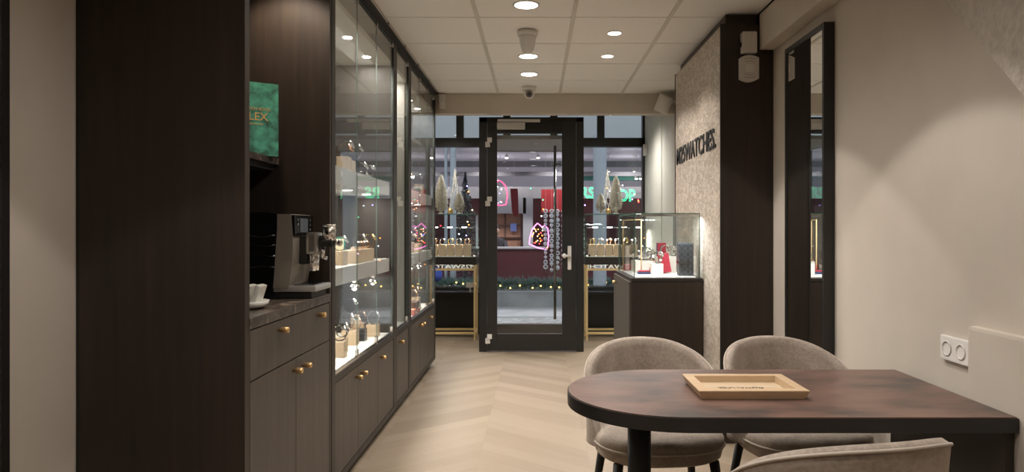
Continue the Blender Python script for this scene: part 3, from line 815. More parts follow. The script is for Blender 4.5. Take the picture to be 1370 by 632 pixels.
B().box(CX0+.03, CX1-.035, CZ0+.03, CZ1-.03, CT, CT+.006).build('display_floor', M['floorw'], t, o_)
GZ = 1.402; gx0, gx1, gy0, gy1 = CX0+.02, CX1-.012, CZ0+.02, CZ1-.02
def ps(ax):
    return lambda n, mi: 0 if abs(n[ax]) > .9 else 1
for (bx, ax) in (((gx0, gx1, gy0, gy0+.006, CT, GZ), 1), ((gx0, gx1, gy1-.006, gy1, CT, GZ), 1), ((gx0, gx0+.006, gy0+.007, gy1-.007, CT, GZ), 0), ((gx1-.006, gx1, gy0+.007, gy1-.007, CT, GZ), 0), ((gx0, gx1, gy0, gy1, GZ+.001, GZ+.007), 2)):
    B().box(*bx, side=ps(ax)).build('glass_pane', [M['glass'], M['glassedge']], t, o_)
lamp('showcase_light', 'AREA', (.90-o_[0], 4.67-o_[1]+.02, 1.385), 4.5, (.88,.94,1), .02, rot=(math.radians(12), 0, 0), sy=.02, parent=t)
for cu in (t.children[-1].data,): cu.size = .38; cu.size_y = .012
B().box(.70, 1.09, gy0+.008, gy0+.022, 1.388, 1.402).build('led_bar', M['steel'], t, o_)

# ------------------------------------------------------------------ table, tray, chairs
o_ = (.8, 2.37, 0)
t = thing('meeting_table', 'table with rounded left end, rust brown top and black edge', 'table', o_)
pts = []
TX0, TX1, TY0, TY1 = .108, 1.409, 2.02, 2.72
R = (TY1-TY0)/2; cxx = TX0+R; cyy = (TY0+TY1)/2
for i in range(49):
    th = PI/2+PI*i/48; pts.append((cxx+R*1.0*math.cos(th), cyy+R*math.sin(th)))
pts += [(TX1, TY0), (TX1, TY1)]
B().prism(pts, .705, .747).build('black_edge', M['black'], t, o_)
inn = []
for i in range(49):
    th = PI/2+PI*i/48; inn.append((cxx+(R-.004)*math.cos(th), cyy+(R-.004)*math.sin(th)))
inn += [(TX1-.003, TY0+.004), (TX1-.003, TY1-.004)]
B().prism(inn, .7465, .750).build('tabletop', M['tabletop'], t, o_)
B().cyl((.352, 2.36, .012), (.352, 2.36, .705), .0395, n=32).build('leg', M['blacklow'], t, o_)
B().cyl((.352, 2.36, 0), (.352, 2.36, .012), .12, n=40).build('foot_plate', M['blacklow'], t, o_)
B().box(1.382, 1.408, 2.04, 2.70, 0, .705).build('end_panel', M['dwood'], t, o_)
# tray
o_ = (.70, 2.355, .751)
t = thing('wooden_tray', 'light wooden tray with flared rim and burnt lettering on the table', 'tray', o_)
x0, x1, y0, y1, zt, zb = .524, .880, 2.224, 2.486, .781, .751
ins = .012; w_ = .034
def ring(xa, xb, ya, yb, z): return [(xa, ya, z), (xb, ya, z), (xb, yb, z), (xa, yb, z)]
b = B()
rings = [ring(x0+ins, x1-ins, y0+ins, y1-ins, zb), ring(x0, x1, y0, y1, zt-.002), ring(x0+.001, x1-.001, y0+.001, y1-.001, zt), ring(x0+w_, x1-w_, y0+w_, y1-w_, zt), ring(x0+w_+.004, x1-w_-.004, y0+w_+.004, y1-w_-.004, zb+.008)]
b.grid(rings, smooth=False, closed_u=True); b.add(rings[0], [(3,2,1,0)])
b.build('rim', M['traywood'], t, o_)
B().add(rings[-1], [(0,1,2,3)]).build('tray_floor', M['trayin'], t, o_)
me = text_mesh('M25WATCHES.', .155, .034, .0006, .012)
text_obj('lettering', me, M['ink'], (-1,0,0), (0,-1,0), (.775, 2.372, zb+.0082), t, o_)

def make_chair(label, loc, rz, grp=None):
    """local: seat centre at origin, front towards -y, backrest at +y"""
    t = thing('dining_chair', label, 'chair', loc, rz)
    # seat cushion: superellipse
    def se(n, ax, ay, N=56, p=2.7, shrink=1.0, z=0):
        out = []
        for i in range(N):
            th = 2*PI*i/N; c, s = math.cos(th), math.sin(th)
            x = ax*abs(c)**(2/p)*(1 if c >= 0 else -1); y = ay*abs(s)**(2/p)*(1 if s >= 0 else -1)
            if y > 0: x *= 1-.10*(y/ay)
            out.append((x*shrink, y*shrink, z))
        return out
    ax, ay = .262, .245
    prof = [(.55,.385),(.88,.388),(.955,.400),(.975,.425),(.985,.440)]
    b = B(); b.grid([se(0, ax, ay, shrink=k, z=z) for k, z in prof], closed_u=True)
    b.add(se(0, ax, ay, shrink=.55, z=.385), [tuple(range(56))[::-1]])
    b.build('seat_base', M['velvet'], t)
    prof = [(.985,.440),(1.0,.452),(.995,.468),(.965,.482),(.90,.492),(.75,.499),(.5,.504),(.25,.506),(.02,.507)]
    b = B(); b.grid([se(0, ax, ay, shrink=k, z=z) for k, z in prof], closed_u=True)
    b.build('seat_cushion', M['velvet'], t)
    b = B(); b.tube(se(0, ax, ay, shrink=1.0, z=.445), .005, 6, closed=True); b.build('seat_piping', M['piping'], t)
    # backrest shell
    A = math.radians(112); N = 48; K = 14
    def rim(u):     # u in -1..1 -> top height
        a = abs(u)
        return .415 + .382*(max(0, 1-a**2.3))**.66
    def pos(u, v, off):
        th = u*A; top = rim(u); bot = .395+.03*abs(u)
        z = bot+(top-bot)*v
        fl = 1.0+.10*((z-.40)/.43)
        rx, ry = .255*fl+off, .235*fl+off
        x = rx*math.sin(th); y = ry*math.cos(th)
        y += .03*((z-.4)/.43)**2*max(0, math.cos(th))
        return (x, y+.03, z)
    th0 = .029
    def thick(v, u): return th0*(1-.35*v)*(1-.5*abs(u)**6)
    inner = [[pos(-1+2*i/N, k/K, -thick(k/K, -1+2*i/N)) for i in range(N+1)] for k in range(K+1)]
    outer = [[pos(-1+2*i/N, k/K, thick(k/K, -1+2*i/N)) for i in range(N+1)] for k in range(K+1)]
    top1 = []
    for i in range(N+1):
        u = -1+2*i/N; p = pos(u, 1, 0); top1.append((p[0], p[1], p[2]+.012))
    b = B(); rows = inner+[top1]+outer[::-1]
    b.grid(rows)
    b.grid([inner[0], outer[0]])
    for i in (0, N):
        col = [r[i] for r in inner]; col2 = [r[i] for r in outer]
        b.grid([col, col2])
    b.build('backrest', M['velvet'], t)
    b = B(); b.tube([(p[0]*1.055, p[1]*1.055-.001, p[2]-.009) for p in outer[-1]], .0045, 6); b = B()
    b.tube([(o[0], o[1], o[2]) for o in outer[-1]], .0045, 6); b.build('backrest_piping', M['piping'], t)
    for sx in (-1, 1):
        for (ya, yb) in ((-.16, -.215), (.15, .225)):
            b = B(); b.cyl((sx*.235*1.0, yb, 0), (sx*.19, ya, .39), .011, .020, 18); b.build('leg', M['blacklow'], t)
    return t
c1 = make_chair('velvet chair behind the rounded end of the table', (.495, 2.86, 0), math.radians(5))
c2 = dup(c1, (1.10, 2.89, 0), math.radians(8), 'velvet chair behind the table nearest the beige right wall')
c3 = dup(c1, (.768, 1.925, 0), math.radians(180+13), 'velvet chair seen from behind in front of the table')
c3.scale = (1.07, 1.03, .995)

# ------------------------------------------------------------------ jewellery watches and display props
def make_watch(name, label, strap, case, dialm, group=None, band=.009):
    """upright ring, axis along local y, resting on z=0, case at +x side"""
    t = thing(name, label, 'watch', (0,0,-50), 0, group)
    rx, rz = .029, .033; n = 30
    b = B(); rows_o = []; rows_i = []
    for i in range(n):
        th = 2*PI*i/n; k = 1.0+(.025 if i % 2 else 0)
        c, s = math.cos(th), math.sin(th)
        rows_o.append((c*rx*k, s*rz*k+rz)); rows_i.append((c*rx*.90, s*rz*.91+rz))
    vs = [(x,-band,z) for x,z in rows_o]+[(x,band,z) for x,z in rows_o]+[(x,-band,z) for x,z in rows_i]+[(x,band,z) for x,z in rows_i]
    fs = []
    for i in range(n):
        j = (i+1) % n
        fs += [(i, j, n+j, n+i), (2*n+i, 3*n+i, 3*n+j, 2*n+j), (i, 2*n+i, 2*n+j, j), (n+i, n+j, 3*n+j, 3*n+i)]
    b.add(vs, fs); b.build('bracelet', strap, t)
    T = Matrix.Translation((0,0,rz)) @ Matrix.Rotation(math.radians(35), 4, 'Y').inverted() @ Matrix.Translation((rx+.001,0,0)) @ Matrix.Rotation(PI/2, 4, 'Y')
    b = B(); b.lathe([(.0001,-.004),(.015,-.004),(.0185,0),(.019,.004),(.017,.007),(.0155,.0065)], n=24, T=T, cap=False); 
    cs = b.build('watch_case', case, t)
    b = B(); b.lathe([(.0158,.0062),(.0001,.0062)], n=24, T=T, cap=False); b.build('dial', dialm, cs)
    return t
protos = {
 'steel': make_watch('wristwatch', 'proto', M['steel'], M['steel'], M['dial']),
 'bright': make_watch('wristwatch', 'proto', M['steel'], M['steel'], M['dialw']),
 'rose': make_watch('wristwatch', 'proto', M['rose'], M['rose'], M['dial']),
 'gold': make_watch('wristwatch', 'proto', M['yellow'], M['yellow'], M['dialw']),
 'dark': make_watch('wristwatch', 'proto', M['darksteel'], M['steel'], M['dial']),
 'leather': make_watch('wristwatch', 'proto', M['leather'], M['rose'], M['dialw']),
}
def put_watch(kind, x, y, z, label, rz=0, s=1.0, group=None, lie=0):
    r = dup(protos[kind], (x, y, z), 0, label, group, rot=(lie, 0, rz), scale=s*1.12)
    return r
def block(x, y, z, wx, wy, h, label, mat='maple', rz=0, group=None, name='display_block', bev=.002, cat='display block'):
    T = Matrix.Rotation(rz, 4, 'Z')
    o = B().box(-wx/2, wx/2, -wy/2, wy/2, 0, h, bev=bev, T=T).build(name, M[mat], loc=(0,0,0))
    o.location = (x, y, z)
    return tag(o, label, cat, group)
A_ = 'near glass cabinet'
# --- near cabinet, floor level
fz = BASEZ+.0005
block(-1.075, 3.80, fz, .062, .062, .085, 'low wooden block at the front left of the near cabinet floor')
put_watch('dark', -1.075, 3.80, fz+.0855, 'dark steel watch on the foremost low block, near cabinet floor', .3, 1.1)
block(-1.10, 3.93, fz, .055, .055, .085, 'second low wooden block from the left on the near cabinet floor')
put_watch('steel', -1.10, 3.93, fz+.0855, 'steel watch on the second block from the left, near cabinet floor', .5, 1.1)
block(-1.125, 4.20, fz, .088, .075, .090, 'wide wooden block in the middle of the near cabinet floor')
put_watch('steel', -1.14, 4.178, fz+.0905, 'large steel watch on the wide middle block, near cabinet floor', .2, 1.35)
put_watch('rose', -1.098, 4.230, fz+.0905, 'two tone watch beside the large steel one on the wide middle block', .25, .9)
block(-1.095, 4.36, fz, .05, .07, .075, 'dark grey block behind the wide middle block', 'checked')
block(-1.155, 4.43, fz, .045, .045, .15, 'tall slim wooden pedestal in the near cabinet floor centre')
put_watch('bright', -1.175, 4.37, fz+.17, 'steel bracelet watch standing highest, on a clear stand behind the middle block', .1, 1.25)
tag(B().box(-1.195,-1.155,4.35,4.39,fz,fz+.1695,bev=.002).build('display_stand', M['glass'], loc=(-1.175,4.37,fz)), 'clear acrylic stand below the highest steel watch', 'display stand')
block(-1.165, 4.60, fz, .050, .055, .080, 'wooden block at the back right of the near cabinet floor')
put_watch('rose', -1.165, 4.60, fz+.0805, 'rose gold watch on the back right block, near cabinet floor', .2, 1.0)
block(-1.065, 4.53, fz, .075, .065, .078, 'wooden block farthest right on the near cabinet floor')
put_watch('bright', -1.065, 4.53, fz+.0785, 'steel watch with silver dial on the farthest right block', .2, 1.15)
def open_box(x, y, z, w, d, h, mat, label, rz=0):
    t = thing('presentation_box', label, 'box', (x, y, z), rz)
    B().box(-w/2, w/2, -d/2, d/2, 0, h*.3, bev=.003).build('box_base', M[mat], t)
    B().box(-w/2, w/2, d/2, d/2+.018, 0, h, bev=.003).build('box_lid', M[mat], t)
    B().box(-w/2+.008, w/2-.008, d/2-.004, d/2-.0005, h*.32, h-.008).build('lid_lining', M['cream'], t)
    B().box(-w/2+.015, w/2-.015, -d/2+.012, d/2-.015, h*.3, h*.42, bev=.004).build('cushion', M['cream'], t)
    return t
open_box(-1.215, 4.05, fz, .07, .06, .125, 'cream', 'open cream watch box at the left back of the near cabinet floor')
# --- near cabinet, middle shelf
sz = SH[1][1]+.0005
block(-1.070, 3.78, sz, .06, .10, .075, 'short wooden block at the left of the near cabinet middle shelf')
block(-1.055, 4.14, sz, .075, .44, .075, 'long wooden bar holding several watches on the near cabinet middle shelf')
for i in range(4):
    put_watch(('steel','rose','steel','rose','gold')[i], -1.058, 3.965+i*.070, sz+.0605+.020, 'watch draped in the row on the long wooden bar' , PI/2+.35, .88, 'watches on the long wooden bar', lie=1.05)
put_watch('steel', -1.075, 3.80, sz+.0755, 'steel watch on the short block, near cabinet middle shelf', .4, 1.1)
put_watch('steel', -1.085, 4.26, sz+.0755, 'upright steel watch at the middle of the long wooden bar', .15, 1.2)
put_watch('gold', -1.045, 4.335, sz+.0755, 'upright gold watch at the far end of the long wooden bar', .1, 1.2)
open_box(-1.20, 4.16, sz, .09, .07, .145, 'green', 'open green watch box on the near cabinet middle shelf')
open_box(-1.27, 3.98, sz, .08, .07, .17, 'green', 'taller open green watch box at the left of the near cabinet middle shelf')
block(-1.22, 4.42, sz, .16, .08, .03, 'flat green box lying behind the gold watch', 'green', name='flat_box', cat='box')
# --- near cabinet, top shelf
uz = SH[0][1]+.0005
block(-1.035, 3.74, uz, .06, .08, .075, 'small wooden block at the left end of the near cabinet top shelf')
block(-1.075, 3.93, uz, .085, .08, .075, 'wooden block on the near cabinet top shelf')
put_watch('steel', -1.03, 3.74, uz+.0755, 'steel watch at the far left of the near cabinet top shelf', .3, 1.2)
put_watch('rose', -1.085, 3.92, uz+.0755, 'rose gold watch on the wooden block of the top shelf', .15, 1.25)
put_watch('steel', -1.055, 4.03, uz+.088, 'steel watch raised behind the rose gold one on the top shelf', .1, 1.25)
block(-1.055, 4.03, uz, .045, .05, .0875, 'slim dark stand behind the wooden block of the top shelf', 'blacklow')
put_watch('dark', -1.055, 4.15, uz+.0, 'dark steel watch standing low beside the block on the top shelf', .5, 1.2)
put_watch('bright', -1.045, 4.36, uz+.02, 'small silver watch on its own at the right of the top shelf', .9, .95)
tag(B().cyl((-1.045,4.36,uz),(-1.045,4.36,uz+.0195),.02,n=20).build('display_stand', M['glass'], loc=(-1.045,4.36,uz)), 'clear low stand below the single silver watch on the top shelf', 'display stand')
# --- mini spotlights under the middle shelves
def mini_spot(x, y, z, label):
    t = thing('mini_spotlight', label, 'spotlight', (x, y, z))
    b = B(); b.cyl((-.10,0,-.012),(-.0,0,-.012),.004); b.box(-.105,-.09,-.01,.01,-.02,0,bev=.002); b.build('arm', M['white'], t)
    b = B(); b.cyl((0,-.010,-.014),(0,.012,-.014),.016,n=20); b.build('joint_disc', M['white'], t)
    b = B()
    b.cyl((0,0,-.014),(0,0,-.048),.004); b.sphere((-.012,0,-.055),.016); b.sphere((.016,-.004,-.052),.013); b.cyl((.0,-.012,-.06),(.0,.012,-.066),.014)
    b.build('lamp_head', M['chrome'], t)
    return t
mini_spot(-1.05, 4.02, SH[1][0], 'small chrome spotlight under the near cabinet middle shelf, left one')
mini_spot(-1.035, 4.42, SH[1][0], 'small chrome spotlight under the near cabinet middle shelf, right one')
mini_spot(-1.05, 5.80, SH[1][0], 'small chrome spotlight under the far cabinet middle shelf, left one')
mini_spot(-1.04, 6.20, SH[1][0], 'small chrome spotlight under the far cabinet middle shelf, right one')
# --- far cabinet
block(-1.03, 5.66, fz, .09, .11, .045, 'orange leather block low on the far cabinet floor', 'orange')
block(-1.05, 5.86, fz, .10, .14, .09, 'brown leather box on the far cabinet floor', 'leather')
put_watch('leather', -1.05, 5.86, fz+.0905, 'brown leather watch on the brown box in the far cabinet', .2, 1.3)
block(-1.06, 6.12, fz, .075, .07, .10, 'wooden block on the far cabinet floor')
put_watch('rose', -1.07, 6.12, fz+.1005, 'rose gold watch on the far cabinet floor block', .2, 1.2)
block(-1.05, 5.72, sz, .075, .12, .085, 'wooden block at the left of the far cabinet middle shelf')
put_watch('steel', -1.05, 5.70, sz+.0855, 'steel watch at the left of the far cabinet middle shelf', .2, 1.2)
block(-1.045, 6.05, sz, .085, .13, .07, 'wooden block at the centre of the far cabinet middle shelf')
put_watch('dark', -1.07, 5.98, sz+.0705, 'dark steel watch on the central block of the far cabinet middle shelf', .4, 1.1)
put_watch('bright', -1.035, 6.09, sz+.0705, 'steel watch with silver dial on the central block of the far cabinet middle shelf', .1, 1.2)
block(-1.05, 5.70, uz, .08, .12, .06, 'dark book shaped stand at the left of the far cabinet top shelf', 'leather')
put_watch('rose', -1.05, 5.70, uz+.0605, 'rose gold watch at the left of the far cabinet top shelf', .5, 1.1)
block(-1.04, 5.92, uz, .10, .12, .035, 'flat green box on the far cabinet top shelf', 'green', name='flat_box', cat='box')
block(-1.035, 6.08, uz, .085, .09, .080, 'wooden block on the far cabinet top shelf')
put_watch('steel', -1.04, 6.07, uz+.0805, 'steel watch on the far cabinet top shelf block', .1, 1.2)

# --- counter showcase contents
cz = CT+.0065
block(.858, 4.92, cz, .080, .075, .078, 'square cream block at the front of the counter showcase', 'creamblock')
put_watch('steel', .862, 4.92, cz+.0785, 'steel watch on the square cream block in the counter showcase', .5, 1.15)
T = Matrix.Rotation(math.radians(-10), 4, 'Y')
o = B().box(-.036,.036,-.03,.03,.006,.145,bev=.003,T=T).build('red_case', M['red']); o.location = (.955, 5.08, cz)
tag(o, 'red upright case leaning in the middle of the counter showcase', 'case')
block(.80, 5.22, cz, .13, .26, .085, 'long cream block on the left of the counter showcase', 'creamblock')
for i, (dx, dy, k) in enumerate(((-.02,-.09,'bright'),(.015,-.012,'steel'),(-.02,.062,'steel'))):
    put_watch(k, .80+dx, 5.22+dy, cz+.108, ('silver dial watch lying at the front of the long cream block','steel watch lying in the middle of the long cream block','steel watch lying at the back of the long cream block')[i], PI/2, 1.1, lie=1.0)
put_watch('steel', .852, 5.315, cz+.0855, 'large upright steel watch at the back right of the long cream block', .1, 1.3)
put_watch('bright', .77, 5.335, cz+.0855, 'upright steel watch at the back left of the long cream block', .1, 1.0)
T = Matrix.Rotation(.2, 4, 'Z')
tag(B().box(-.035,.035,-.03,.03,0,.045,bev=.004,T=T).build('red_box', M['red'], loc=None), 'small red box beside the square cream block', 'box').location = (.865, 5.02, cz)
tag(B().box(-.05,.05,-.035,.035,0,.045,bev=.004).build('red_box', M['red'], loc=None), 'small red box at the left side of the counter showcase', 'box').location = (.735, 5.44, cz+.0)
t = thing('watch_tray', 'low navy tray with red trim at the front left of the showcase floor', 'tray', (.785, 4.98, cz))
B().box(-.055,.055,-.03,.03,0,.016,bev=.002).build('tray_body', M['navy'], t); B().box(-.05,.05,-.025,.025,.0165,.026,bev=.003).build('tray_insert', M['red'], t)
block(1.02, 5.20, cz, .055, .055, .12, 'tall cream block behind the red case in the counter showcase', 'creamblock')
block(.985, 5.33, cz, .10, .14, .11, 'cream block at the back right of the counter showcase', 'creamblock')
put_watch('steel', .985, 5.29, cz+.1105, 'steel watch lying on the cream block at the back right', .2, 1.2, lie=0)
put_watch('bright', 1.02, 5.20, cz+.1205, 'silver dial watch on the tall cream block behind the red case', .6, 1.0)
t = thing('card_holder', 'red card standing at the very back of the counter showcase', 'card', (.99, 5.46, cz))
B().box(-.035,.035,-.004,.004,.0,.215,bev=.001).build('card', M['red'], t); B().box(-.040,-.0355,-.008,.008,0,.215).build('card_edge', M['navy'], t)
# checked watch case
t = thing('checked_watch_case', 'upright dark checked watch case with a strap at the right of the showcase', 'watch case', (1.03, 4.78, cz))
B().box(-.052,.052,-.035,.035,0,.228,bev=.012).build('case_body', M['checked'], t)
B().box(-.054,.030,-.041,.041,.088,.106,bev=.003).build('strap', M['blacklow'], t)
B().box(-.054,-.046,-.02,.02,.080,.112,bev=.002).build('buckle', M['chrome'], t)
# gold display frame
t = thing('gold_display_frame', 'slim gold upright frame standing inside the left of the showcase', 'frame', (.715, 5.1, cz))
b = B(); b.tube([(.045,-.10,0),(.045,-.10,.39)], .005, 4); b.tube([(-.045,.22,0),(-.045,.22,.39)], .005, 4); b.tube([(.045,-.10,.39),(-.045,.22,.39)], .005, 4)
b.build('gold_rods', M['gold'], t)

# ------------------------------------------------------------------ window display stands
def window_stand(x0, x1, label, wlabels):
    o = ((x0+x1)/2, 8.26, 0); t = thing('window_showcase', label, 'showcase', o)
    yn, yf = 8.10, 8.42
    b = B(); r = .011
    for x in (x0+r, x1-r):
        for y in (yn, yf): b.box(x-r, x+r, y-r, y+r, 0, .885)
    b.box(x0+2*r, x1-2*r, yn-r, yn+r, .818, .842)
    for z in (.085,):
        for y in (yn, yf): b.box(x0+2*r, x1-2*r, y-r, y+r, z-r*1.2, z+r*1.2)
    for x in (x0+r, x1-r): b.box(x-r, x+r, yn+r, yf-r, .074, .096)
    b.build('gold_frame', M['gold'], t, o)
    B().box(x0-.01, x1+.01, yn-.02, yf+.02, .886, .975, bev=.002).build('base_board', M['cabframe'], t, o)
    B().box(x0+.01, x1-.01, yn, yf, .975, .983).build('display_floor', M['floorw'], t, o)
    for bx, ax in (((x0, x1, yn-.008, yn-.002, .976, 1.472), 1), ((x0, x1, yf+.002, yf+.008, .976, 1.472), 1), ((x0-.003, x0+.003, yn, yf, .976, 1.472), 0), ((x1-.003, x1+.003, yn, yf, .976, 1.472), 0), ((x0-.004, x1+.004, yn-.010, yf+.010, 1.473, 1.481), 2)):
        B().box(*bx, side=ps(ax)).build('glass_pane', [M['glass'], M['glassedge']], t, o)
    B().box(x0+.01, x1-.01, yn+.03, yf-.03, 1.322, 1.328, side=ps(2)).build('glass_shelf', [M['glass'], M['glassedgel']], t, o)
    b = B()
    n = int((x1-x0)/.17)
    for i in range(n): xx = x0+.08+i*.17; b.box(xx, xx+.06, yn+.022, yn+.030, 1.318, 1.328)
    b.build('led_strip', M['puckc'], t, o)
    for xx in (x0+.04, x1-.04):
        B().box(xx-.012, xx+.012, yn+.0, yn+.02, .984, 1.005).build('glass_clip', M['blacklow'], t, o)
    lamp('case_light', 'AREA', (0, .0, 1.31), 8, (1,.93,.83), x1-x0-.1, sy=.04, parent=t)
    return t
window_stand(-1.46, -.705, 'glass showcase on a gold stand in the left shop window', None)
window_stand(.585, 1.285, 'glass showcase on a gold stand in the right shop window', None)
def row(x0, n, side):
    for i in range(n):
        x = x0+i*.098
        block(x, 8.21, .984, .082, .10, .135, f'wooden block in the row inside the {side} window showcase', group=f'blocks in the {side} window showcase')
        k = ('gold','bright','rose','bright')[i % 4]
        put_watch(k, x, 8.19, .984+.1355, f'small watch on the row of blocks inside the {side} window showcase', .6, .95, group=f'watches in the {side} window showcase')
row(-1.40, 7, 'left'); row(.665, 6, 'right')

def bottle_tree(x, y, z, h, r, label, seed):
    rnd = random.Random(seed)
    t = thing('bottle_brush_tree', label, 'decorative tree', (x, y, z))
    b = B(); N = int(2600*h/.5)
    for i in range(N):
        u = rnd.random()**.8; zz = .03+(h-.03)*u*.985
        rr = 1.12*r*(1-u**1.9)**.75*(.80+.20*min(1, u*5))*rnd.uniform(.70,1.08)+.006; a = rnd.random()*2*PI
        d = Vector((math.cos(a), math.sin(a), rnd.uniform(.1,.5)))
        p = Vector((0,0,zz)); q = p+d.normalized()*rr; s = Vector((-math.sin(a), math.cos(a), 0))*.0034
        m_ = p.lerp(q, .55)
        b.add([m_-s, m_+s, q+s*.6+Vector((0,0,.004)), q-s*.6], [(0,1,2,3)])
        b.add([m_+Vector((0,0,.002)), m_-Vector((0,0,.002)), q+Vector((0,0,-.001)), q+Vector((0,0,.003))], [(0,1,2,3)])
    b.build('bristles', M['champagne'], t)
    b = B(); b.cyl((0,0,0),(0,0,h),r*.30,.003,10); b.cyl((0,0,0),(0,0,.012),r*.45,n=20); b.build('trunk', M['champagne'], t)
    return t
M['champagne'] = plain('champagne_tinsel', (.86,.80,.68), .35, .1, noise=.35, nscale=60)
TZ = 1.4815
bottle_tree(-1.118, 8.17, TZ, .46, .075, 'tall champagne bottle brush tree on the left window showcase', 1)
bottle_tree(-.905, 8.17, TZ, .25, .060, 'short champagne bottle brush tree on the left window showcase', 2)
bottle_tree(.943, 8.17, TZ, .45, .072, 'tall champagne bottle brush tree on the right window showcase', 3)
bottle_tree(.765, 8.17, TZ, .24, .056, 'short champagne bottle brush tree on the right window showcase', 4)
def twig_tree(x, y, z, h, label, seed):
    rnd = random.Random(seed); t = thing('twig_tree', label, 'decorative tree', (x, y, z)); b = B()
    for k in range(7):
        a = 2*PI*k/7; pts = []
        for i in range(9):
            u = i/8; rr = .085*(1-u)**1.1*(1+.15*rnd.uniform(-1,1)); aa = a+u*2.4
            pts.append((math.cos(aa)*rr, math.sin(aa)*rr, h*u))
        b.tube(pts, .004, 5)
        for i in range(1, 8):
            p = Vector(pts[i]); b.tube([p, p+Vector((rnd.uniform(-.03,.03), rnd.uniform(-.03,.03), rnd.uniform(.0,.05)))], .0018, 4)
    b.build('twigs', M['champagne'], t)
twig_tree(-.975, 8.345, TZ, .55, 'open cone of gold twigs behind the trees on the left window showcase', 5)
twig_tree(.862, 8.345, TZ, .54, 'open cone of gold twigs between the trees on the right window showcase', 6)
def ball(x, y, r, label):
    t = thing('gold_bauble', label, 'bauble', (x, y, TZ))
    B().sphere((0,0,r), r, 20).build('ball', plain('gold_glitter', (.55,.38,.16), .35, .7, noise=.4, nscale=120), t); B().cyl((0,0,2*r-.002),(0,0,2*r+.006),.006,n=10).build('cap', M['gold'], t)
ball(-1.005, 8.135, .034, 'gold bauble between the trees on the left window showcase')
ball(.848, 8.125, .034, 'gold bauble between the trees on the right window showcase')
# tinsel / fir garland on the window sills
def garland(x0, x1, y, z, r, n, label, mat, seed, lights=0, name='garland'):
    rnd = random.Random(seed); t = thing(name, label, 'garland', ((x0+x1)/2, y, z)); o = ((x0+x1)/2, y, z)
    b = B()
    for i in range(n):
        x = rnd.uniform(x0, x1); a = rnd.random()*2*PI; c = Vector((x, y, z+r*.55))
        d = Vector((rnd.uniform(-.8,.8), math.cos(a), math.sin(a)*.8+.15)).normalized(); q = c+d*r*rnd.uniform(.6,1.15)
        if q.z < z: q.z = z+.002
        s = d.orthogonal().normalized()*r*.13
        b.add([c-s, c+s, q], [(0,1,2)])
    b.build('foliage', mat, t, o)
    for i in range(lights):
        x = x0+(x1-x0)*(i+.5+rnd.uniform(-.3,.3))/lights; B().sphere((x, y-r*.7, z+r*(.5+rnd.uniform(-.3,.4))), .013, 8).build('bulb', M['warmbulb'], t, o)
    return t
M['warmbulb'] = glow('warm_bulb', (1,.62,.16), 6)
M['tinsel'] = plain('silver_tinsel', (.50,.52,.54), .3, .5)
M['fir'] = plain('dark_fir', (.17,.27,.25), .7, noise=.4, nscale=40)
garland(-1.5, -.66, ZF-.085, .532, .064, 2200, 'silver tinsel garland on the left window sill', M['tinsel'], 11)
garland(.56, 1.30, ZF-.085, .532, .064, 2200, 'silver tinsel garland on the right window sill', M['tinsel'], 12)
for s_ in ((-1.55, -.62), (.53, 1.32)):
    struct('window_sill', B().box(s_[0], s_[1], ZF-.19, ZF-.055, .50, .53), M['black'])
t = thing('price_card', 'small white card on the left window sill', 'card', (-.80, ZF-.17, .531))
B().box(-.05,.05,-.001,.001,.06,.125).build('card_face', M['floorw'], t); B().box(-.006,.006,0,.006,0,.06).build('card_foot', M['floorw'], t)

# ------------------------------------------------------------------ street and opposite shop
M['stone'] = plain('grey_blue_stone', (.38,.40,.42), .8, noise=.25, nscale=3)
M['pave'] = plain('pale_pavement', (.50,.53,.57), .75, noise=.12, nscale=5)
M['cobble'] = plain('wet_cobbles', (.42,.45,.48), .45, noise=.6, nscale=9, bump=1.0)
M['facade'] = plain('pale_grey_render', (.58,.60,.61), .85, noise=.04, nscale=2)
M['maroon'] = plain('maroon_wall', (.065,.009,.015), .6)
M['shopgrey'] = plain('shop_grey', (.50,.49,.54), .7)
M['shoplight'] = plain('shop_pale_wall', (.36,.36,.38), .7)
M['column'] = plain('pale_blue_column', (.56,.60,.66), .6)
struct('street', B().box(-5, 5, ZF+.06, 10.2, -.06, 0), M['cobble'])
struct('pavement', B().box(-5, 5, 10.2, 11.5, -.06, .012), M['pave'])
OY = 11.5
b = B(); b.box(-5, 5, OY, OY+.16, 0, .255); b.box(-5, 5, OY-.03, OY+.18, .255, .285, 1); struct('opposite_plinth', b, [M['stone'], M['pave']])
b = B(); b.box(-5, 5, OY, OY+.25, 2.72, 6.5); struct('opposite_facade', b, M['facade'])
b = B(); b.box(-5, 5, OY+.17, 15.2, -.06, .0, 1); b.box(-5, 5, 15.0, 15.2, 0, 2.0); b.box(-5, 5, 15.0, 15.2, 2.0, 3, 1); b.box(-5, -4.9, OY, 15, 0, 3, 1); b.box(4.9, 5, OY, 15, 0, 3, 1)
struct('opposite_room', b, [M['maroon'], M['shopgrey']])
struct('opposite_ceiling', B().box(-5, 5, OY+.1, 15.2, 2.74, 2.80), M['shopgrey'])
for z, y, lab in ((2.35, 12.6, 0), (2.35, 13.6, 0)):
    pass
b = B(); b.box(-5, 5, 14.3, 14.42, 1.94, 2.18); struct('opposite_bulkhead', b, M['shoplight'])
b = B(); b.box(.75, 5, 13.3, 13.4, 2.24, 2.40); struct('opposite_band', b, plain('teal_band', (.05,.22,.18), .6))
b = B(); b.box(-5, 5, 12.4, 12.48, 2.42, 2.52); b.box(-5, 5, 13.0, 13.06, 2.30, 2.38); struct('opposite_beam', b, plain('dark_beam', (.16,.155,.17), .6))
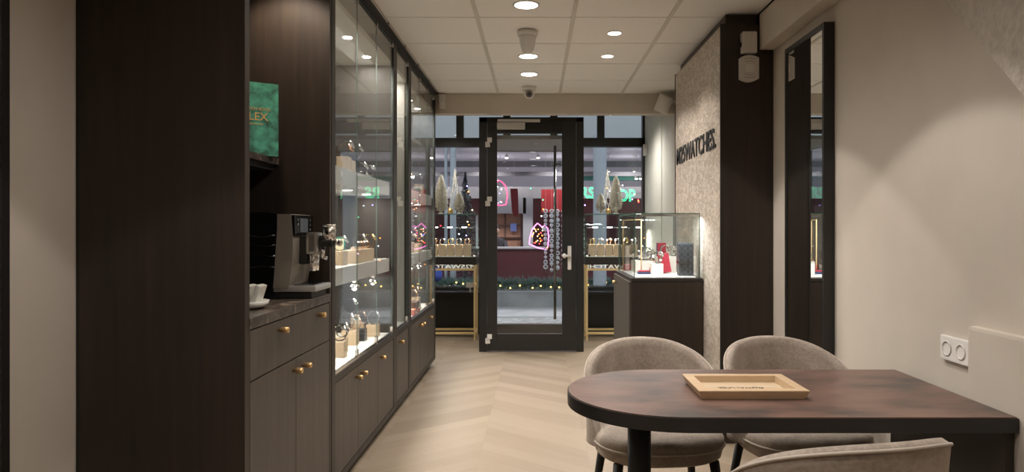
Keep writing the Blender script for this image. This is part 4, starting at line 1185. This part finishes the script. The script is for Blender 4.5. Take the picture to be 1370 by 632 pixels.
for x, w_, nm in ((1.015, .21, 1), (-1.38, .10, 0), (-1.50, .05, 0)):
    b = B(); b.cyl((x, 11.0 if nm else OY+.05, .0), (x, 11.0 if nm else OY+.05, 2.8), w_/2, n=28); 
    tag(b.build('street_column', M['column'], loc=(x, 11.0 if nm else OY+.05, 0)), ('pale blue round column outside the right shop window' if nm else ('wider pale blue post of the opposite shop at the left' if w_ > .07 else 'thin pale blue post of the opposite shop at the far left')), 'column')
# pale wall with doorway in the opposite shop
struct('opposite_partition', (lambda b: (b.box(-1.0,-.20,14.0,14.08,1.62,1.94), b.box(-.26,-.06,14.0,14.08,0,1.94), b)[2])(B()), M['shoplight'])
t = thing('wooden_wall_cupboard', 'warm brown lit cupboard seen through the doorway of the opposite shop', 'cupboard', (-.6, 14.3, .0))
b = B(); b.box(-.40,.30,-.02,.02,.0,1.67); b.build('back_board', plain('warm_board', (.42,.22,.15), .6), t)
b = B()
for x in (-.40,-.05,.28): b.box(x,x+.03,-.06,-.02,.0,1.67)
for z in (1.12,1.37,1.63): b.box(-.40,.30,-.08,-.02,z,z+.025)
b.build('shelf', plain('dark_board', (.10,.05,.04), .6), t)
tag(B().box(-.52,-.40,14.18,14.2,1.26,1.42).build('notice', plain('blue_notice', (.05,.07,.20), .5, emit=(.15,.2,.5), es=.3)), 'small blue notice on the brown cupboard in the opposite shop', 'notice')
t = thing('shop_counter', 'dark red counter with a pale top in the opposite shop', 'counter', (-.4, 13.3, 0))
B().box(-1.6,.55,-.2,.2,0,.93).build('counter_front', M['maroon'], t); B().box(-1.62,.57,-.22,.22,.93,.96).build('counter_top', M['shoplight'], t)
tag(B().box(.10,.55,13.0,13.02,1.62,2.05).build('red_poster', plain('red_poster', (.22,.008,.012), .5)), 'bright red panel behind the hanging ornaments', 'poster')
tag(B().box(.25,.45,12.98,12.995,1.05,1.5).build('dark_cabinet', M['black']), 'dark panel behind the hanging ornaments', 'panel')
# person behind the counter
def person():
    t = thing('person', 'dark haired person bending over the counter inside the opposite shop', 'person', (-.80, 13.98, 0))
    t.scale = (.93,)*3
    b = B()
    # continuous body by lathe-like rings
    rings = [(.0,.0,.0,.14,.09),(.0,.0,.45,.15,.10),(.0,0,.75,.155,.11),(.0,-.02,.95,.14,.10),(0,-.05,1.12,.19,.11),(0,-.07,1.19,.15,.09),(0,-.09,1.23,.05,.05),(0,-.11,1.27,.05,.055),(.0,-.13,1.31,.075,.085),(0,-.14,1.37,.085,.10),(0,-.13,1.43,.075,.09),(0,-.12,1.465,.03,.04)]
    rows = [[(cx+rx*math.cos(2*PI*i/20), cy+ry*math.sin(2*PI*i/20), cz) for i in range(20)] for cx, cy, cz, rx, ry in rings]
    b.grid(rows, closed_u=True); b.build('body', plain('skin', (.42,.26,.19), .5), t)
    rows = [[(cx+(rx+.012)*math.cos(2*PI*i/20), cy+(ry+.012)*math.sin(2*PI*i/20), cz) for i in range(20)] for cx, cy, cz, rx, ry in rings[:7]]
    b = B(); b.grid(rows, closed_u=True)
    for s in (-1,1): b.tube([(s*.19,-.05,1.14),(s*.23,-.12,.95),(s*.14,-.30,.86)], .04, 10, rs=[.05,.045,.035])
    b.build('sweater', plain('dark_sweater', (.03,.03,.04), .8), t)
    B().sphere((0,-.118,1.418), .090, 18, sc=(1,1.15,1)).build('hair', plain('dark_hair', (.012,.009,.008), .5), t)
    for s in (-1,1): B().sphere((s*.03,-.232,1.372), .009, 8).build('eye', M['blackgloss'], t)
    B().sphere((0,-.236,1.35), .013, 8, sc=(.7,1,1.2)).build('nose', plain('skin_nose', (.42,.26,.19), .5), t)
    B().sphere((0,-.226,1.322), .016, 8, sc=(1.2,.5,.35)).build('mouth', plain('lips', (.30,.10,.09), .5), t)
    for s in (-1,1):
        b = B(); b.sphere((s*.135,-.325,.85), .032, 10, sc=(.8,1.3,.5))
        for k in range(5): b.tube([(s*.135+(k-2)*.012,-.34,.85),(s*.135+(k-2)*.015,-.39+abs(k-2)*.008,.845),(s*.135+(k-2)*.016,-.41+abs(k-2)*.008,.84)], .006, 6)
        b.build('hand', plain('skin_hand', (.42,.26,.19), .5), t)
person()
garland(-3.5, 3.5, OY-.0, .287, .16, 9000, 'fir garland with warm lights along the opposite shop window sill', M['fir'], 21, lights=44)
# hanging ornament chains
M['orn'] = plain('silver_ornament', (.75,.75,.78), .3, .15)
def chain(x, label, seed):
    rnd = random.Random(seed); y = OY+.35; t = thing('ornament_chain', label, 'decoration', (x, y, .55))
    B().cyl((0,0,0),(0,0,2.17),.002,n=6).build('string', M['white'], t)
    z = 1.06
    while z > .02:
        k = rnd.choice('rbcb'); r = rnd.uniform(.030,.040)
        b = B()
        if z > 1.03 or k == 'r':
            b.tube([(r*.8*math.cos(2*PI*i/14), 0, z+r*.8*math.sin(2*PI*i/14)) for i in range(14)], .012, 6, closed=True)
        elif k == 'b': b.sphere((0,0,z), r, 12)
        else: b.lathe([(.0001,-r*1.2),(r*.5,-r*.2),(r,r*.3),(r*.6,r),(.0001,r*1.1)], (0,0,z), 12)
        b.build('ornament', M['orn'], t); z -= 2*r+.012
for i, x in enumerate((.165, .268, .370, .470)):
    chain(x, ('leftmost of the four silver ornament chains behind the door glass','second from the left of the four silver ornament chains','third from the left of the four silver ornament chains','rightmost of the four silver ornament chains behind the door glass')[i], 40+i)
# flocked tree in opposite window
def fir_tree(x, y, z, h, r, label, seed):
    rnd = random.Random(seed); t = thing('christmas_tree', label, 'tree', (x, y, z)); b = B()
    for i in range(5000):
        u = rnd.random()**.7; lay = (u*9) % 1; zz = h*u
        rr = r*(1-u)*(1.1-.45*lay)*rnd.uniform(.5,1); a = rnd.random()*2*PI
        c = Vector((math.cos(a)*rr, math.sin(a)*rr, zz)); d = Vector((math.cos(a), math.sin(a), -.25+rnd.uniform(-.4,.4)))*.07*(1.2-u)
        s = Vector((-math.sin(a), math.cos(a), rnd.uniform(-.3,.3)))*.017
        b.add([c-s, c+s, c+d], [(0,1,2)])
    b.build('branches', plain('frosted_fir', (.13,.16,.17), .6, noise=.8, nscale=14), t)
    B().cyl((0,0,0),(0,0,h),.03,.004,8).build('trunk', M['leather'], t)
    cols = [(.6,.55,1),(1,.35,.05),(1,.75,.4),(.9,.9,1),(1,.1,.1)]
    for i in range(15):
        u = rnd.random()*.9; a = rnd.uniform(PI, 2*PI); rr = r*(1-u)*1.05
        B().sphere((math.cos(a)*rr, math.sin(a)*rr, h*u), .012, 8).build('bulb', BULB[i % 5], t)
BULB = [glow('bulb_violet', (.45,.35,1), 7), glow('bulb_orange', (1,.30,.05), 7), glow('bulb_warm', (1,.75,.4), 6), glow('bulb_white', (.85,.9,1), 8), glow('bulb_red', (1,.04,.06), 6), glow('bulb_green', (.05,1,.45), 5)]
fir_tree(-1.27, OY+.95, 0, 2.33, .52, 'dark frosted christmas tree in the opposite shop seen through the left window', 31)
def string_lights(x0, x1, z0, z1, n, label, seed, y=OY+.30):
    rnd = random.Random(seed); t = thing('string_lights', label, 'fairy lights', ((x0+x1)/2, y, z0)); xc = (x0+x1)/2
    pts = [(rnd.uniform(x0, x1)-xc, rnd.uniform(-.05,.05), rnd.uniform(0, z1-z0)) for i in range(n)]
    pts.sort(key=lambda p: (round(p[0]/.18), p[2]))
    B().tube(pts, .0016, 4).build('wire', M['blacklow'], t)
    for i, p in enumerate(pts): B().sphere(p, .011, 8).build('bulb', BULB[rnd.randrange(6)], t)
string_lights(.80, 1.95, 1.40, 2.05, 14, 'coloured fairy lights above the right window showcase', 51)
string_lights(-1.75, -.85, .75, 1.9, 12, 'coloured fairy lights around the frosted tree at the left', 52)
string_lights(-.10, .20, .60, 2.0, 9, 'coloured fairy lights left of the silver ornament chains', 53)
string_lights(.70, 1.60, .60, 1.35, 11, 'coloured fairy lights behind the right window showcase', 54)
# neon pieces
NG = glow('green_neon', (.02,.85,.36), 4.0); NP = glow('pink_neon', (1,.22,.75), 4); NR = glow('red_neon', (1,.05,.16), 4)
def sc(px, py, Y): return ((px-717)*Y/F, Y, CAMZ+(307-py)*Y/F)
t = thing('neon_sign', 'green neon letters glowing behind the right shop window', 'neon sign', sc(820, 262, 12.0))
for s_, xa, xb, ya, yb in (('RS', 777, 795.5, 250.5, 265.5), ('OP', 826.5, 850, 253.5, 270)):
    p = sc(xa, yb, 12.0); w_ = (xb-xa)*12/F; h_ = (yb-ya)*12/F
    me = text_mesh(s_, w_, h_, .0, outline=.013)
    text_obj('neon_letters', me, NG, (1,0,-.0), (0,0,1), p, t, tuple(t.location))
def neon(ptsx, Y, mat, label, name):
    P = [Vector(sc(x, y, Y)) for x, y in ptsx]; c = P[0]
    t = thing(name, label, 'neon sign', tuple(c)); B().tube([p-c for p in P], .009, 6, closed=True).build('neon_tube', mat, t); return t, c
t, c = neon([(719,299),(716,302),(712,307),(709,318),(708,327),(713,329),(720,332),(730,334),(733,330),(734,318),(733,306),(729,302),(725,304),(722,301)], 11.95, NP, 'pink neon outline of a bell shape behind the door glass', 'neon_outline')
rnd = random.Random(9)
for i in range(22):
    p = Vector(sc(rnd.uniform(712,731), rnd.uniform(305,328), 11.97)); B().sphere(p-c, .010, 6).build('bulb', BULB[(1,4,1,2)[i % 4]], t)
t, c = neon([(667,241),(672,244),(677,250),(679,262),(677,274),(670,275),(663,274),(660,262),(661,250)], 11.95, NR, 'red neon outline of a lantern at the left of the door glass', 'neon_outline')
for i in range(14):
    p = Vector(sc(rnd.uniform(663,676), rnd.uniform(250,272), 11.97)); B().sphere(p-c, .008, 6).build('bulb', BULB[(0,4,3)[i % 3]], t)
# hanging dark red stocking
t = thing('hanging_stocking', 'dark red felt stocking hanging behind the door glass', 'decoration', sc(688, 262, 11.9))
pts = [(-.07,.12),(.06,.12),(.07,-.10),(.075,-.30),(.04,-.36),(-.01,-.35),(-.04,-.26),(-.05,-.1)]
B().prism(pts, -.02, .02, T=Matrix.Rotation(PI/2, 4, 'X')).build('felt', plain('dark_red_felt', (.16,.015,.02), .9), t)
B().cyl((0,0,.12),(0,0,.75),.002,n=5).build('string', M['white'], t)
# track spotlights in opposite ceiling
for i, (px, py) in enumerate(((678,208),(720,208),(848,227),(851,236),(857,236),(814,227),(669,219))):
    x, y, z = sc(px, py, 13.2)
    t = thing('track_spotlight', 'white track spotlight on the ceiling of the opposite shop', 'spotlight', (x, y, z), group='track spotlights of the opposite shop')
    B().cyl((0,0,0),(.0,-.02,-.05),.028,.032,16).build('spot_head', M['white'], t); B().cyl((0,-.02,-.052),(0,-.021,-.054),.028,n=16).build('lamp_face', M['puck'], t)
    B().cyl((0,0,0),(0,0,2.74-z),.005,n=6).build('rod', M['white'], t)
for lx in (-2.2, -.9, .4, 1.7):  # unseen lamps added to light the opposite shop
    lamp('opposite_shop_fill', 'SPOT', (lx, 12.5, 2.70), 75, (1,.95,.95), .05, angle=2.4, blend=.6)
    lamp('opposite_shop_fill', 'POINT', (lx+.1, 13.7, 2.35), 5, (1,.93,1), .04)  # fill point added to lighten the shop ceiling, no fixture here
    lamp('opposite_shop_fill', 'SPOT', (lx+.4, 14.0, 2.70), 18, (1,.88,.80), .05, angle=2.4, blend=.6)

# remove the watch prototypes that are parked below the floor
for k, p in protos.items():
    for ch in list(p.children):
        for g in list(ch.children): D.objects.remove(g)
        D.objects.remove(ch)
    D.objects.remove(p)
